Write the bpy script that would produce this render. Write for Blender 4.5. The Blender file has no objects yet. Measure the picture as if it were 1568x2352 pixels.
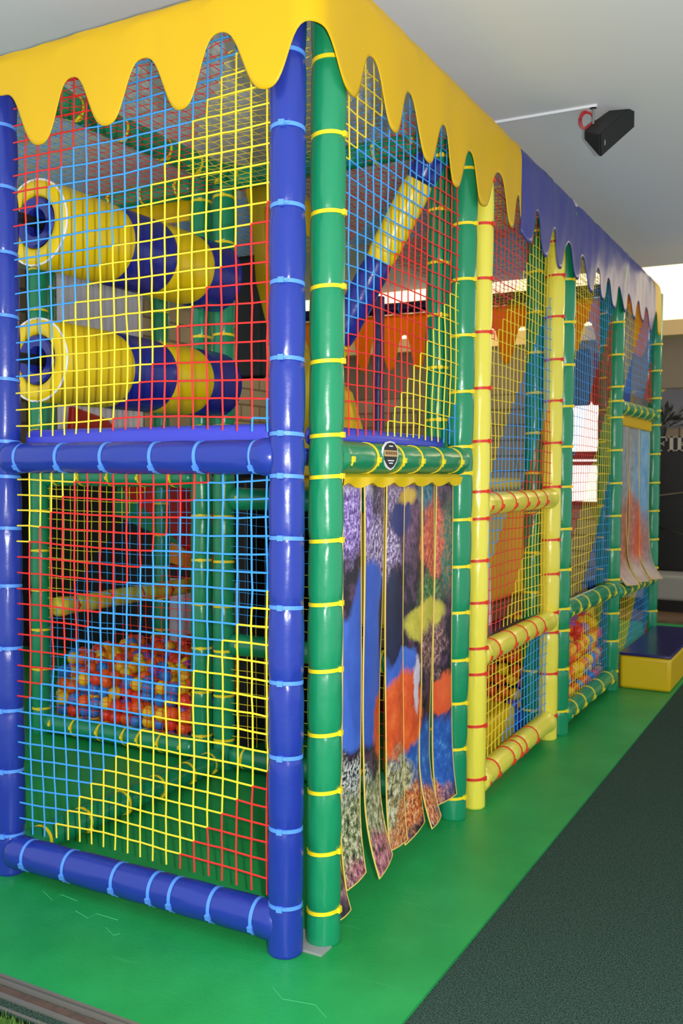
import bpy, math, random
from math import sin, cos, pi, exp, sqrt, atan2, hypot
from mathutils import Vector, Matrix, noise
random.seed(7)
scene = bpy.context.scene
COL = scene.collection
V = Vector

# ------------------------------------------------------------------ helpers
def lin(c):
    def f(v):
        v /= 255.0
        return v / 12.92 if v <= 0.04045 else ((v + 0.055) / 1.055) ** 2.4
    return (f(c[0]), f(c[1]), f(c[2]), 1.0)

class MB:
    """collects geometry for ONE mesh"""
    def __init__(self): self.v = []; self.f = []; self.m = []; self.uv = None
    def add(self, vs, fs, mi=0):
        o = len(self.v); self.v += [tuple(p) for p in vs]
        self.f += [tuple(o + i for i in f) for f in fs]; self.m += [mi] * len(fs)
    def box(self, c, s, mi=0, M=None):
        x, y, z = s[0] / 2, s[1] / 2, s[2] / 2
        vs = [V((sx * x, sy * y, sz * z)) for sx in (-1, 1) for sy in (-1, 1) for sz in (-1, 1)]
        if M is not None: vs = [M @ p for p in vs]
        vs = [p + V(c) for p in vs]
        self.add(vs, [(0, 1, 3, 2), (4, 6, 7, 5), (0, 4, 5, 1), (2, 3, 7, 6), (0, 2, 6, 4), (1, 5, 7, 3)], mi)
    def ring_strip(self, rings, mi=0, closed=True, caps=True):
        n = len(rings[0]); vs = [p for r in rings for p in r]; fs = []
        for k in range(len(rings) - 1):
            for i in range(n if closed else n - 1):
                j = (i + 1) % n
                fs.append((k * n + i, k * n + j, (k + 1) * n + j, (k + 1) * n + i))
        if caps and closed:
            fs.append(tuple(range(n))[::-1]); fs.append(tuple((len(rings) - 1) * n + i for i in range(n)))
        self.add(vs, fs, mi)
    def tube(self, path, r, n=8, mi=0, caps=True):
        path = [V(p) for p in path]; rings = []; up = None
        for k, p in enumerate(path):
            t = (path[min(k + 1, len(path) - 1)] - path[max(k - 1, 0)]).normalized()
            if up is None:
                up = V((0, 0, 1)) if abs(t.z) < 0.9 else V((1, 0, 0))
            a = t.cross(up)
            if a.length < 1e-6: a = t.cross(V((0.3, 1, 0.2)))
            a.normalize(); b = t.cross(a).normalized(); up = -b if False else up
            rr = r(k / (len(path) - 1)) if callable(r) else r
            rings.append([p + a * (rr * cos(2 * pi * i / n)) + b * (rr * sin(2 * pi * i / n)) for i in range(n)])
        self.ring_strip(rings, mi, True, caps)
    def lathe(self, prof, n=24, mi=0, caps=True, c=(0, 0, 0)):
        rings = [[V(c) + V((r * cos(2 * pi * i / n), r * sin(2 * pi * i / n), z)) for i in range(n)] for r, z in prof]
        self.ring_strip(rings, mi, True, caps)
    def ball(self, c, r, n=12, m=8, mi=0, s=(1, 1, 1)):
        self.lathe_s([(max(r * sin(pi * k / m), 1e-5), -r * cos(pi * k / m)) for k in range(m + 1)], n, mi, c, s)
    def lathe_s(self, prof, n, mi, c, s):
        rings = [[V(c) + V((s[0] * r * cos(2 * pi * i / n), s[1] * r * sin(2 * pi * i / n), s[2] * z)) for i in range(n)] for r, z in prof]
        self.ring_strip(rings, mi, True, False)
    def prism(self, pts, a, b, mi=0):
        """pts: outline as 3-D points, a,b offsets (vectors) of the two faces"""
        n = len(pts); vs = [V(p) + V(a) for p in pts] + [V(p) + V(b) for p in pts]
        fs = [tuple(range(n))[::-1], tuple(range(n, 2 * n))]
        fs += [(i, (i + 1) % n, n + (i + 1) % n, n + i) for i in range(n)]
        self.add(vs, fs, mi)
    def mesh(self, name, mats, smooth=True):
        me = bpy.data.meshes.new(name); me.from_pydata(self.v, [], self.f)
        for m in (mats if isinstance(mats, (list, tuple)) else [mats]): me.materials.append(m)
        me.polygons.foreach_set('material_index', self.m)
        if smooth:
            me.polygons.foreach_set('use_smooth', [True] * len(self.f))
            try: me.set_sharp_from_angle(angle=math.radians(42))
            except Exception: pass
        if self.uv is not None:
            l = me.uv_layers.new(name='UVMap')
            for lp in me.loops: l.data[lp.index].uv = self.uv[lp.vertex_index]
        me.update(); return me

def link(name, me, parent=None, loc=(0, 0, 0)):
    o = bpy.data.objects.new(name, me); COL.objects.link(o); o.location = loc
    if parent is not None: o.parent = parent
    return o
def build(mb, name, mats, parent=None, loc=(0, 0, 0), smooth=True):
    return link(name, mb.mesh(name, mats, smooth), parent, loc)
def tag(o, label=None, cat=None, group=None, kind=None):
    if label: o['label'] = label
    if cat: o['category'] = cat
    if group: o['group'] = group
    if kind: o['kind'] = kind
    return o
def thing(name, label, cat, loc=(0, 0, 0), group=None, M=None):
    o = bpy.data.objects.new(name, None); COL.objects.link(o); o.empty_display_size = 0.1
    if M is not None: o.matrix_world = M
    else: o.location = loc
    return tag(o, label, cat, group)
def struct(mb, name, mats, smooth=False):
    return tag(build(mb, name, mats, smooth=smooth), kind='structure')
def bevel(o, w=0.01, seg=3):
    m = o.modifiers.new('Bevel', 'BEVEL'); m.width = w; m.segments = seg; m.limit_method = 'ANGLE'; return o

# ------------------------------------------------------------------ materials
def pmat(name, rgb, rough=0.5, spec=0.5, metal=0.0, emis=None, estr=0.0, bump=None, var=None, coat=0.0, trans=0.0):
    """bump=(scale, strength); var=(scale, rgb2, lo, hi)"""
    m = bpy.data.materials.new(name); m.use_nodes = True; nt = m.node_tree; b = nt.nodes['Principled BSDF']
    b.inputs['Base Color'].default_value = lin(rgb); b.inputs['Roughness'].default_value = rough
    b.inputs['Specular IOR Level'].default_value = spec; b.inputs['Metallic'].default_value = metal
    b.inputs['Coat Weight'].default_value = coat; b.inputs['Coat Roughness'].default_value = 0.12
    if emis: b.inputs['Emission Color'].default_value = lin(emis); b.inputs['Emission Strength'].default_value = estr
    tc = nt.nodes.new('ShaderNodeTexCoord')
    if bump:
        n = nt.nodes.new('ShaderNodeTexNoise'); n.inputs['Scale'].default_value = bump[0]; n.inputs['Detail'].default_value = 4
        bp = nt.nodes.new('ShaderNodeBump'); bp.inputs['Strength'].default_value = bump[1]; bp.inputs['Distance'].default_value = 0.01
        nt.links.new(tc.outputs['Object'], n.inputs['Vector']); nt.links.new(n.outputs['Fac'], bp.inputs['Height'])
        nt.links.new(bp.outputs['Normal'], b.inputs['Normal'])
    if var:
        n = nt.nodes.new('ShaderNodeTexNoise'); n.inputs['Scale'].default_value = var[0]; n.inputs['Detail'].default_value = 5
        r = nt.nodes.new('ShaderNodeValToRGB'); r.color_ramp.elements[0].position = var[2]; r.color_ramp.elements[1].position = var[3]
        r.color_ramp.elements[0].color = lin(rgb); r.color_ramp.elements[1].color = lin(var[1])
        nt.links.new(tc.outputs['Object'], n.inputs['Vector']); nt.links.new(n.outputs['Fac'], r.inputs['Fac'])
        nt.links.new(r.outputs['Color'], b.inputs['Base Color'])
    if trans:
        t = nt.nodes.new('ShaderNodeBsdfTranslucent'); t.inputs['Color'].default_value = lin(rgb)
        mx = nt.nodes.new('ShaderNodeMixShader'); mx.inputs[0].default_value = trans
        nt.links.new(b.outputs[0], mx.inputs[1]); nt.links.new(t.outputs[0], mx.inputs[2])
        nt.links.new(mx.outputs[0], nt.nodes['Material Output'].inputs['Surface'])
    return m

BLUE = pmat('blue_vinyl', (33, 54, 154), 0.27, 0.5, bump=(26, 0.10))
GREEN = pmat('green_vinyl', (24, 138, 92), 0.27, 0.5, bump=(26, 0.10))
LEMON = pmat('lemon_vinyl', (240, 224, 78), 0.27, 0.5, bump=(26, 0.08))
BTIE = pmat('light_blue_tie', (88, 150, 240), 0.45)
YTIE = pmat('yellow_tie', (250, 220, 30), 0.45)
RTIE = pmat('red_tie', (226, 56, 36), 0.45)
CANY = pmat('canopy_yellow', (240, 194, 8), 0.42, 0.4, bump=(7, 0.12), trans=0.22)
CANB = pmat('canopy_blue', (62, 66, 150), 0.33, 0.5, bump=(9, 0.25), trans=0.12)
ROPE = {'Y': pmat('rope_yellow', (250, 222, 52), 0.6), 'R': pmat('rope_red', (232, 44, 38), 0.6), 'B': pmat('rope_blue', (66, 160, 238), 0.6)}
ROLLY = pmat('roller_yellow', (240, 204, 10), 0.35, bump=(14, 0.12))
ROLLB = pmat('roller_blue', (34, 42, 140), 0.28, bump=(18, 0.2))
WHITE = pmat('white_trim', (235, 235, 240), 0.4)
NAVY = pmat('navy_vinyl', (26, 30, 84), 0.3, bump=(20, 0.1))
DBLUE = pmat('deck_blue', (66, 74, 208), 0.32, bump=(18, 0.12))
REDV = pmat('red_vinyl', (205, 22, 18), 0.35, bump=(18, 0.1))
ORANGE = pmat('orange_vinyl', (240, 140, 20), 0.4, bump=(15, 0.1))
YPLAS = pmat('yellow_panel', (235, 190, 20), 0.4, bump=(10, 0.05))
PLYB = pmat('plywood_brown', (132, 84, 40), 0.6, var=(9, (150, 104, 58), 0.3, 0.7))
BLACK = pmat('black_plastic', (18, 18, 20), 0.5)
DARK = pmat('dark_brown', (34, 28, 24), 0.6)
STEEL = pmat('steel', (190, 190, 190), 0.3, metal=1.0)

# ------------------------------------------------------------------ camera (fitted to the photo's vanishing points)
C0 = V((1.5831671, -2.54671779, 1.55)); yaw, pitch, roll, FPX = 0.497387528, 0.0400661287, -0.00444962766, 2157.26
fw = V((-sin(yaw) * cos(pitch), cos(yaw) * cos(pitch), -sin(pitch))); rt = V((cos(yaw), sin(yaw), 0)); dn = fw.cross(rt)
r2 = rt * cos(roll) + dn * sin(roll); d2 = dn * cos(roll) - rt * sin(roll)
cam = bpy.data.cameras.new('camera'); co = bpy.data.objects.new('camera', cam); COL.objects.link(co)
co.matrix_world = Matrix(((r2.x, -d2.x, -fw.x, C0.x), (r2.y, -d2.y, -fw.y, C0.y), (r2.z, -d2.z, -fw.z, C0.z), (0, 0, 0, 1)))
cam.sensor_fit = 'VERTICAL'; cam.sensor_height = 36.0; cam.sensor_width = 24.0; cam.lens = FPX * 36.0 / 2352.0
cam.clip_start = 0.05; cam.dof.use_dof = True; cam.dof.focus_distance = 3.3; cam.dof.aperture_fstop = 4.5
scene.camera = co

# ------------------------------------------------------------------ setting
ZC = 3.38
def ground_mat():
    m = pmat('green_mat', (24, 150, 72), 0.42, 0.4)
    nt = m.node_tree; b = nt.nodes['Principled BSDF']; L = nt.links.new
    g = nt.nodes.new('ShaderNodeNewGeometry')
    n1 = nt.nodes.new('ShaderNodeTexNoise'); n1.inputs['Scale'].default_value = 1.7; n1.inputs['Detail'].default_value = 6; n1.inputs['Roughness'].default_value = 0.6
    r1 = nt.nodes.new('ShaderNodeValToRGB'); r1.color_ramp.elements[0].color = lin((22, 142, 68)); r1.color_ramp.elements[1].color = lin((40, 166, 86))
    r1.color_ramp.elements[0].position = 0.35; r1.color_ramp.elements[1].position = 0.7
    mp = nt.nodes.new('ShaderNodeMapping'); mp.inputs['Scale'].default_value = (3, 38, 1); mp.inputs['Rotation'].default_value = (0, 0, 0.5)
    n2 = nt.nodes.new('ShaderNodeTexNoise'); n2.inputs['Scale'].default_value = 1.0; n2.inputs['Detail'].default_value = 3
    r2_ = nt.nodes.new('ShaderNodeValToRGB'); r2_.color_ramp.elements[0].position = 0.66; r2_.color_ramp.elements[1].position = 0.74
    mx = nt.nodes.new('ShaderNodeMix'); mx.data_type = 'RGBA'; mx.inputs['B'].default_value = lin((70, 178, 112))
    ml = nt.nodes.new('ShaderNodeMath'); ml.operation = 'MULTIPLY'; ml.inputs[1].default_value = 0.30
    L(g.outputs['Position'], n1.inputs['Vector']); L(n1.outputs['Fac'], r1.inputs['Fac']); L(g.outputs['Position'], mp.inputs['Vector'])
    L(mp.outputs['Vector'], n2.inputs['Vector']); L(n2.outputs['Fac'], r2_.inputs['Fac']); L(r2_.outputs['Color'], ml.inputs[0])
    L(r1.outputs['Color'], mx.inputs['A']); L(ml.outputs[0], mx.inputs['Factor']); L(mx.outputs['Result'], b.inputs['Base Color'])
    bp = nt.nodes.new('ShaderNodeBump'); bp.inputs['Strength'].default_value = 0.1; bp.inputs['Distance'].default_value = 0.01
    n3 = nt.nodes.new('ShaderNodeTexNoise'); n3.inputs['Scale'].default_value = 60
    L(g.outputs['Position'], n3.inputs['Vector']); L(n3.outputs['Fac'], bp.inputs['Height']); L(bp.outputs['Normal'], b.inputs['Normal'])
    return m
def carpet_mat():
    m = pmat('dark_carpet', (34, 52, 44), 0.95, 0.1)
    nt = m.node_tree; b = nt.nodes['Principled BSDF']; L = nt.links.new
    g = nt.nodes.new('ShaderNodeNewGeometry')
    n = nt.nodes.new('ShaderNodeTexNoise'); n.inputs['Scale'].default_value = 210; n.inputs['Detail'].default_value = 3
    r = nt.nodes.new('ShaderNodeValToRGB'); r.color_ramp.elements[0].position = 0.35; r.color_ramp.elements[1].position = 0.68
    r.color_ramp.elements[0].color = lin((26, 42, 35)); r.color_ramp.elements[1].color = lin((74, 98, 87))
    L(g.outputs['Position'], n.inputs['Vector']); L(n.outputs['Fac'], r.inputs['Fac']); L(r.outputs['Color'], b.inputs['Base Color'])
    bp = nt.nodes.new('ShaderNodeBump'); bp.inputs['Strength'].default_value = 0.6; bp.inputs['Distance'].default_value = 0.006
    L(n.outputs['Fac'], bp.inputs['Height']); L(bp.outputs['Normal'], b.inputs['Normal'])
    return m
mb = MB(); mb.box((-0.5, 4.33, -0.06), (9.2, 10.0, 0.1)); struct(mb, 'floor', carpet_mat())
mb = MB(); mb.box((-2.25, 3.63, -0.005), (5.5, 8.34, 0.01))
mat_obj = tag(build(mb, 'play_mat', ground_mat(), smooth=False), 'bright green rubber mat laid under and around the climbing frame', 'mat')
# faint puzzle seam scratches on the mat
SEAM = pmat('mat_seam', (64, 176, 110), 0.5)
def seam(pts):
    o = tag(None or build((lambda b: (b.tube(pts, 0.0011, 4), b)[1])(MB()), 'seam', SEAM, mat_obj)); return o
seam([(-1.02, -0.06, 0), (-0.93, -0.10, 0), (-0.94, -0.05, 0), (-0.85, -0.06, 0)])
seam([(-0.80, -0.12, 0), (-0.72, -0.14, 0), (-0.72, -0.10, 0), (-0.62, -0.10, 0)])
seam([(-0.62, -0.16, 0), (-0.56, -0.19, 0), (-0.55, -0.17, 0)])
seam([(0.08, -0.20, 0), (0.14, -0.24, 0), (0.24, -0.22, 0), (0.30, -0.26, 0)])
mb = MB(); mb.box((-0.5, 2.75, ZC + 0.06), (9.2, 6.6, 0.12))
CEIL = pmat('ceiling_paint', (236, 235, 238), 0.85, 0.2, bump=(5, 0.02))
struct(mb, 'ceiling', CEIL)
mb = MB(); mb.box((-0.5, 7.3, 4.1), (9.2, 2.6, 0.1)); mb.box((-0.5, 6.02, 3.75), (9.2, 0.06, 0.7)); struct(mb, 'trim_1', CEIL)
# lit cove face and bulkhead below it
COVE = pmat('cove_glow', (255, 240, 196), 0.6, emis=(255, 242, 205), estr=1.25)
mb = MB(); mb.box((-0.5, 8.05, 3.54), (9.2, 0.08, 0.66)); tag(build(mb, 'cove_light', COVE, smooth=False), 'long glowing cream light cove above the bar at the far end', 'light')
mb = MB(); mb.box((-0.5, 8.05, 3.12), (9.2, 0.30, 0.16)); struct(mb, 'trim_2', pmat('cream_edge', (216, 190, 140), 0.7))
mb = MB(); mb.box((-0.5, 8.2, 2.87), (9.2, 0.12, 0.34)); mb.box((-0.5, 8.18, 2.60), (9.2, 0.10, 0.20)); struct(mb, 'wall_bulkhead', pmat('grey_brown_paint', (128, 118, 104), 0.8))
# walls
def block_mat():
    m = pmat('beige_block', (176, 158, 132), 0.75, 0.3)
    nt = m.node_tree; b = nt.nodes['Principled BSDF']; g = nt.nodes.new('ShaderNodeNewGeometry')
    sp = nt.nodes.new('ShaderNodeSeparateXYZ'); ad = nt.nodes.new('ShaderNodeMath'); cb = nt.nodes.new('ShaderNodeCombineXYZ')
    br = nt.nodes.new('ShaderNodeTexBrick'); br.inputs['Scale'].default_value = 1.0
    br.inputs['Color1'].default_value = lin((178, 160, 136)); br.inputs['Color2'].default_value = lin((160, 142, 118)); br.inputs['Mortar'].default_value = lin((120, 104, 86))
    br.inputs['Brick Width'].default_value = 0.4; br.inputs['Row Height'].default_value = 0.2; br.inputs['Mortar Size'].default_value = 0.012
    L = nt.links.new
    L(g.outputs['Position'], sp.inputs[0]); L(sp.outputs['X'], ad.inputs[0]); L(sp.outputs['Y'], ad.inputs[1]); L(ad.outputs[0], cb.inputs['X']); L(sp.outputs['Z'], cb.inputs['Y'])
    L(cb.outputs[0], br.inputs['Vector']); L(br.outputs['Color'], b.inputs['Base Color'])
    return m
BLOCK = block_mat()
mb = MB(); mb.box((-5.05, 4.4, 1.69), (0.1, 9.8, 3.38)); struct(mb, 'wall_left', BLOCK)
# far wall with two window openings
wx0, wx1, wz0, wz1 = -1.70, -0.86, 1.22, 2.47
mb = MB()
for c, s in [(((-5.0 + wx0) / 2, 9.3, 1.69), (wx0 + 5.0, 0.12, 3.38)), (((wx1 + 4.1) / 2, 9.3, 1.69), (4.1 - wx1, 0.12, 3.38)),
             (((wx0 + wx1) / 2, 9.3, wz0 / 2), (wx1 - wx0, 0.12, wz0)), (((wx0 + wx1) / 2, 9.3, (wz1 + 3.38) / 2), (wx1 - wx0, 0.12, 3.38 - wz1))]: mb.box(c, s)
struct(mb, 'wall_back', BLOCK)
WGLOW = pmat('window_daylight', (255, 252, 246), 0.5, emis=(255, 252, 246), estr=1.15)
WRED = pmat('window_frame_red', (116, 44, 36), 0.5)
mb = MB(); mb.box(((wx0 + wx1) / 2, 9.33, (wz0 + wz1) / 2), (wx1 - wx0, 0.02, wz1 - wz0)); w1 = struct(mb, 'window_1', WGLOW)
mb = MB()
mb.box(((wx0 + wx1) / 2, 9.25, 1.80), (wx1 - wx0, 0.06, 0.10)); mb.box(((wx0 + wx1) / 2, 9.25, 1.70), (wx1 - wx0, 0.05, 0.05))
for x in (wx0 + 0.02, wx1 - 0.02): mb.box((x, 9.25, (wz0 + wz1) / 2), (0.05, 0.06, wz1 - wz0))
mb.box(((wx0 + wx1) / 2, 9.24, wz0 - 0.02), (wx1 - wx0 + 0.1, 0.12, 0.05))
build(mb, 'window_frame', WRED, w1, smooth=False)
# sliding door tracks and artificial grass at the threshold
ALU = pmat('track_aluminium', (150, 146, 136), 0.4, metal=0.6); RUST = pmat('track_dirt', (74, 60, 54), 0.8, var=(30, (96, 74, 62), 0.3, 0.7))
mb = MB(); mb.box((-0.5, -0.605, -0.03), (9.2, 0.13, 0.03), 1)
for y, w, h in [(-0.547, 0.010, 0.022), (-0.566, 0.012, 0.020), (-0.618, 0.016, 0.016), (-0.662, 0.010, 0.012)]: mb.box((-0.5, y, -0.02 + h / 2), (9.2, w, h), 0)
mb.box((-0.5, -0.59, -0.012), (9.2, 0.028, 0.006), 1)
struct(mb, 'trim_3', [ALU, RUST])
GRASS = pmat('grass_blade', (96, 140, 48), 0.8, var=(40, (66, 110, 34), 0.35, 0.65))
mb = MB(); mb.box((-0.5, -1.67, -0.06), (9.2, 2.0, 0.06))
for k in range(9000):
    x, y = random.uniform(-1.5, 0.0), random.uniform(-1.05, -0.672); h = random.uniform(0.018, 0.038); a = random.uniform(0, pi); w = 0.0022
    dx, dy = random.uniform(-.012, .012), random.uniform(-.012, .012); z0 = -0.03
    mb.add([(x - w * cos(a), y - w * sin(a), z0), (x + w * cos(a), y + w * sin(a), z0), (x + dx, y + dy, z0 + h)], [(0, 1, 2)])
tag(build(mb, 'artificial_grass', GRASS, smooth=False), 'short artificial grass outside the sliding door track', 'grass', kind='stuff')

# ------------------------------------------------------------------ padded posts and rails
TIE_CACHE = {}
def tie_mesh(r, ang, mat):
    key = (round(r, 4), round(ang, 2), mat.name)
    if key in TIE_CACHE: return TIE_CACHE[key]
    b = MB(); n = 40; w = 0.0062; t = 0.0030; tilt = 0.004
    rings = []
    for i in range(n):
        a = 2 * pi * i / n; dz = tilt * cos(a - ang); c, s = cos(a), sin(a)
        rings.append([V((r * c, r * s, dz - w)), V(((r + t) * c, (r + t) * s, dz - w)), V(((r + t) * c, (r + t) * s, dz + w)), V((r * c, r * s, dz + w))])
    rings.append(rings[0]); b.ring_strip(rings, 0, True, False)
    M = Matrix.Rotation(ang, 3, 'Z'); b.box(M @ V((r + 0.005, 0, tilt)), (0.011, 0.019, 0.0175), 0, M)
    b.box(M @ V((r + 0.004, 0.014, tilt + 0.001)), (0.003, 0.018, 0.007), 0, Matrix.Rotation(ang + 0.25, 3, 'Z'))
    me = b.mesh('cable_tie', mat); TIE_CACHE[key] = me; return me

def sleeve_mesh(L, ties, r, rp, mat, seed, n=40, dz=0.012, flare=0.0, seam_ang=None, bury=False):
    rnd = random.Random(seed); b = MB()
    zs = set([0.0, L, 0.006, L - 0.006]); k = int(L / dz)
    for i in range(k + 1): zs.add(i * L / k)
    for t in ties:
        for d in (-0.02, -0.01, -0.004, 0, 0.004, 0.01, 0.02):
            if 0 < t + d < L: zs.add(t + d)
    zs = sorted(zs); tp = [(t, rnd.uniform(0, 6.28), rnd.choice((7, 9, 11)), rnd.uniform(0, 6.28)) for t in ties]
    rings = []
    for z in zs:
        if tp: t, ph, kk, ph2 = min(tp, key=lambda q: abs(q[0] - z)); d = abs(t - z)
        else: d, ph, kk, ph2 = 1, 0, 9, 0
        base = rp + (r - rp) * (1 - exp(-(d / 0.028) ** 1.3))
        e = min(z, L - z)
        if flare: base += flare * exp(-((e - 0.05) / 0.05) ** 2)
        if e < 0.006: base -= 0.004 * (1 - e / 0.006)
        if bury and e < 0.045: base = min(base, 0.034 + (base - 0.034) * sqrt(max(0.0, 1 - (1 - e / 0.045) ** 2)))
        A = 0.0026 * exp(-d / 0.03) * min(1.0, max(0.0, (d - 0.006) / 0.008)); nz_ = 0.0013 * min(1.0, 0.15 + d / 0.03); ring = []
        for i in range(n):
            a = 2 * pi * i / n
            rr = base + A * sin(kk * a + ph + 3 * sin(2 * a + ph2)) + nz_ * noise.noise(V((2.2 * cos(a) + seed, 2.2 * sin(a), z * 9)))
            if seam_ang is not None:
                q = (a - seam_ang + pi) % (2 * pi) - pi
                rr -= 0.0016 * exp(-(q / 0.10) ** 2) * max(0, noise.noise(V((seed * 3.1, z * 30, 0.5)))) * 2
            ring.append(V((rr * cos(a), rr * sin(a), z)))
        rings.append(ring)
    b.ring_strip(rings); return b.mesh('foam_sleeve', mat)

def padded(name, label, cat, p0, p1, ties, mat, tmat, head=0.0, r=0.0580, rp=0.0520, seed=0, n=40, dz=0.012, flare=0.0, group=None, seam_ang=None):
    """padded tube from p0 to p1 with cable ties at distances `ties`; head = world direction the tie heads look to (vector) or angle"""
    p0, p1 = V(p0), V(p1); d = p1 - p0; L = d.length
    q = d.to_track_quat('Z', 'Y'); M = Matrix.Translation(p0) @ q.to_matrix().to_4x4()
    if isinstance(head, (tuple, list, Vector)):
        l = q.inverted() @ V(head); ang = atan2(l.y, l.x)
    else: ang = head
    sa = None
    if seam_ang is not None:
        l = q.inverted() @ V(seam_ang); sa = atan2(l.y, l.x)
    root = thing(name, label, cat, M=M, group=group)
    link('foam_sleeve', sleeve_mesh(L, ties, r, rp, mat, seed, n, dz, flare, sa, cat == 'rail'), root)
    tm = tie_mesh(rp + 0.0008, ang, tmat)
    for t in ties: link('cable_tie', tm, root, (0, 0, t))
    return root

ZT = [0.16, 0.41, 0.645, 0.885, 1.125, 1.345, 1.541, 1.674, 1.91, 2.148, 2.385, 2.628, 2.856]
PT = 3.09
padded('padded_post', 'blue padded corner post with light blue ties nearest the camera', 'post', (0, 0, 0), (0.004, 0.0, PT), ZT, BLUE, BTIE, (0.207, -0.98, 0), seed=1)
padded('padded_post', 'blue padded post at the left edge of the picture', 'post', (-1.263, 0.008, 0), (-1.275, 0.008, 3.03), [z - 0.008 for z in ZT], BLUE, BTIE, (0.3, -0.95, 0), seed=2)
padded('padded_post', 'green padded post standing right beside the blue corner post', 'post', (0.072, 0.122, 0), (0.082, 0.122, PT), [0.111, 0.309, 0.511, 0.701, 0.911, 1.128, 1.334, 1.541, 1.674, 1.911, 2.149, 2.384, 2.63, 2.866], GREEN, YTIE, (0.92, 0.1, 0), seed=3, seam_ang=(0.35, -0.9, 0))
padded('padded_post', 'green padded post between the strip curtain and the first lemon yellow post', 'post', (0.03, 1.387, 0), (0.062, 1.387, PT), [0.099, 0.322, 0.529, 0.723, 0.936, 1.141, 1.35, 1.555, 1.672, 1.914, 2.16, 2.404, 2.645, 2.881], GREEN, YTIE, (0.95, -0.1, 0), seed=4)
padded('padded_post', 'lemon yellow padded post with red ties next to the doorway post', 'post', (0.062, 1.566, 0), (0.076, 1.566, PT), [0.138, 0.387, 0.629, 0.749, 0.96, 1.154, 1.347, 1.472, 1.702, 1.943, 2.197, 2.438, 2.684, 2.88], LEMON, RTIE, (0.95, -0.1, 0), r=0.052, rp=0.0495, seed=5)
padded('padded_post', 'second lemon yellow padded post with red ties, farther along the frame', 'post', (0.034, 2.857, 0), (0.05, 2.857, PT), [0.138, 0.389, 0.631, 0.748, 0.974, 1.173, 1.481, 1.735, 1.978, 2.215, 2.46, 2.696, 2.889], LEMON, RTIE, (0.95, -0.2, 0), seed=6)
padded('padded_post', 'slim green padded post tucked behind the second lemon yellow post', 'post', (0.066, 2.985, 0), (0.078, 2.985, PT), [0.143, 0.396, 0.627, 0.756, 0.989, 1.231, 1.48, 1.716, 1.953, 2.195, 2.444, 2.692], GREEN, YTIE, (0.95, -0.2, 0), seed=7)
padded('padded_post', 'green padded post behind the foam step, left of the far doorway', 'post', (0.075, 4.31, 0), (0.085, 4.31, PT), [0.14, 0.36, 0.56, 0.803, 1.019, 1.26, 1.493, 1.728, 1.961, 2.077, 2.178, 2.405, 2.633], GREEN, YTIE, (0.9, -0.3, 0), seed=8)
padded('padded_post', 'green padded post at the far right end of the frame', 'post', (0.08, 5.80, 0), (0.085, 5.80, PT), [0.2, 0.389, 0.761, 1.004, 1.248, 1.488, 1.732, 1.978, 2.099, 2.205, 2.437, 2.661], GREEN, YTIE, (0.9, -0.3, 0), seed=9)
IT = [0.15 + 0.235 * k for k in range(13)]
for k, (x, y, z0, lab) in enumerate([
        (-1.300, 1.475, 0, 'green padded inner post, right one of the close pair beside the roller ends'),
        (-1.455, 1.490, 0, 'green padded inner post, left one of the close pair behind the roller ends'),
        (-2.640, 1.490, 0, 'thin looking green padded post inside, just right of the left blue post'),
        (-2.930, 2.960, 0, 'green padded post deep inside, seen between the two rollers'),
        (-3.000, 1.90, 1.66, 'green padded post on the upper deck behind the near roller ends'),
        (-0.085, 1.440, 0, 'green padded inner post just behind the doorway post'),
        (-0.075, 2.900, 0, 'green padded inner post just behind the second lemon yellow post'),
        (-0.03, 4.52, 0, 'green padded inner post hidden behind the post left of the far doorway')]):
    padded('padded_post', lab, 'post', (x, y, z0), (x, y, 3.14 if x < -0.5 else 3.05), [t - z0 for t in IT if t > z0 + .05], GREEN, YTIE, (0.5, -0.86, 0), seed=20 + k, n=28, dz=0.025)

def rail(label, p0, p1, ties, mat, tmat, head, seed, r=0.0555, rp=0.052, flare=0.006, n=40, dz=0.012, seam_ang=None):
    d = V(p1) - V(p0); L = d.length
    return padded('padded_rail', label, 'rail', p0, p1, [t * L if t <= 1 else t for t in ties], mat, tmat, head, r, rp, seed, n, dz, flare, None, seam_ang)
def fr(v, a, b): return [(x - a) / (b - a) for x in v]
rail('blue padded crossbar halfway up the left face of the frame', (-1.25, -0.005, 1.606), (-0.012, -0.005, 1.604), fr([-1.159, -0.951, -0.736, -0.514, -0.326, -0.105], -1.25, -0.012), BLUE, BTIE, (0, -0.8, -0.6), 31, r=0.057)
rail('blue padded bottom bar lying along the left face on the mat', (-1.25, 0.0, 0.088), (0.0, 0.0, 0.094), fr([-1.14, -0.932, -0.697, -0.528, -0.437, -0.272, -0.102], -1.25, 0.0), BLUE, BTIE, (0, -0.95, -0.3), 32, r=0.061, rp=0.0565, flare=0.004)
drail = rail('green padded crossbar with a round badge above the strip curtain', (0.074, 0.135, 1.607), (0.052, 1.375, 1.612), fr([0.204, 0.409, 0.631, 0.812, 1.029, 1.25], 0.135, 1.375), GREEN, YTIE, (0.9, 0, -0.1), 33)
rail('lemon yellow padded crossbar at head height with red ties', (0.062, 1.575, 1.412), (0.042, 2.84, 1.416), fr([1.62, 1.78, 2.0, 2.21, 2.397, 2.58], 1.575, 2.84), LEMON, RTIE, (0.95, 0, -0.2), 34)
rail('lemon yellow padded crossbar at knee height with red ties', (0.062, 1.575, 0.706), (0.042, 2.84, 0.706), fr([1.625, 1.772, 2.027, 2.225, 2.404, 2.571], 1.575, 2.84), LEMON, RTIE, (0.95, 0, -0.2), 35)
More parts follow.
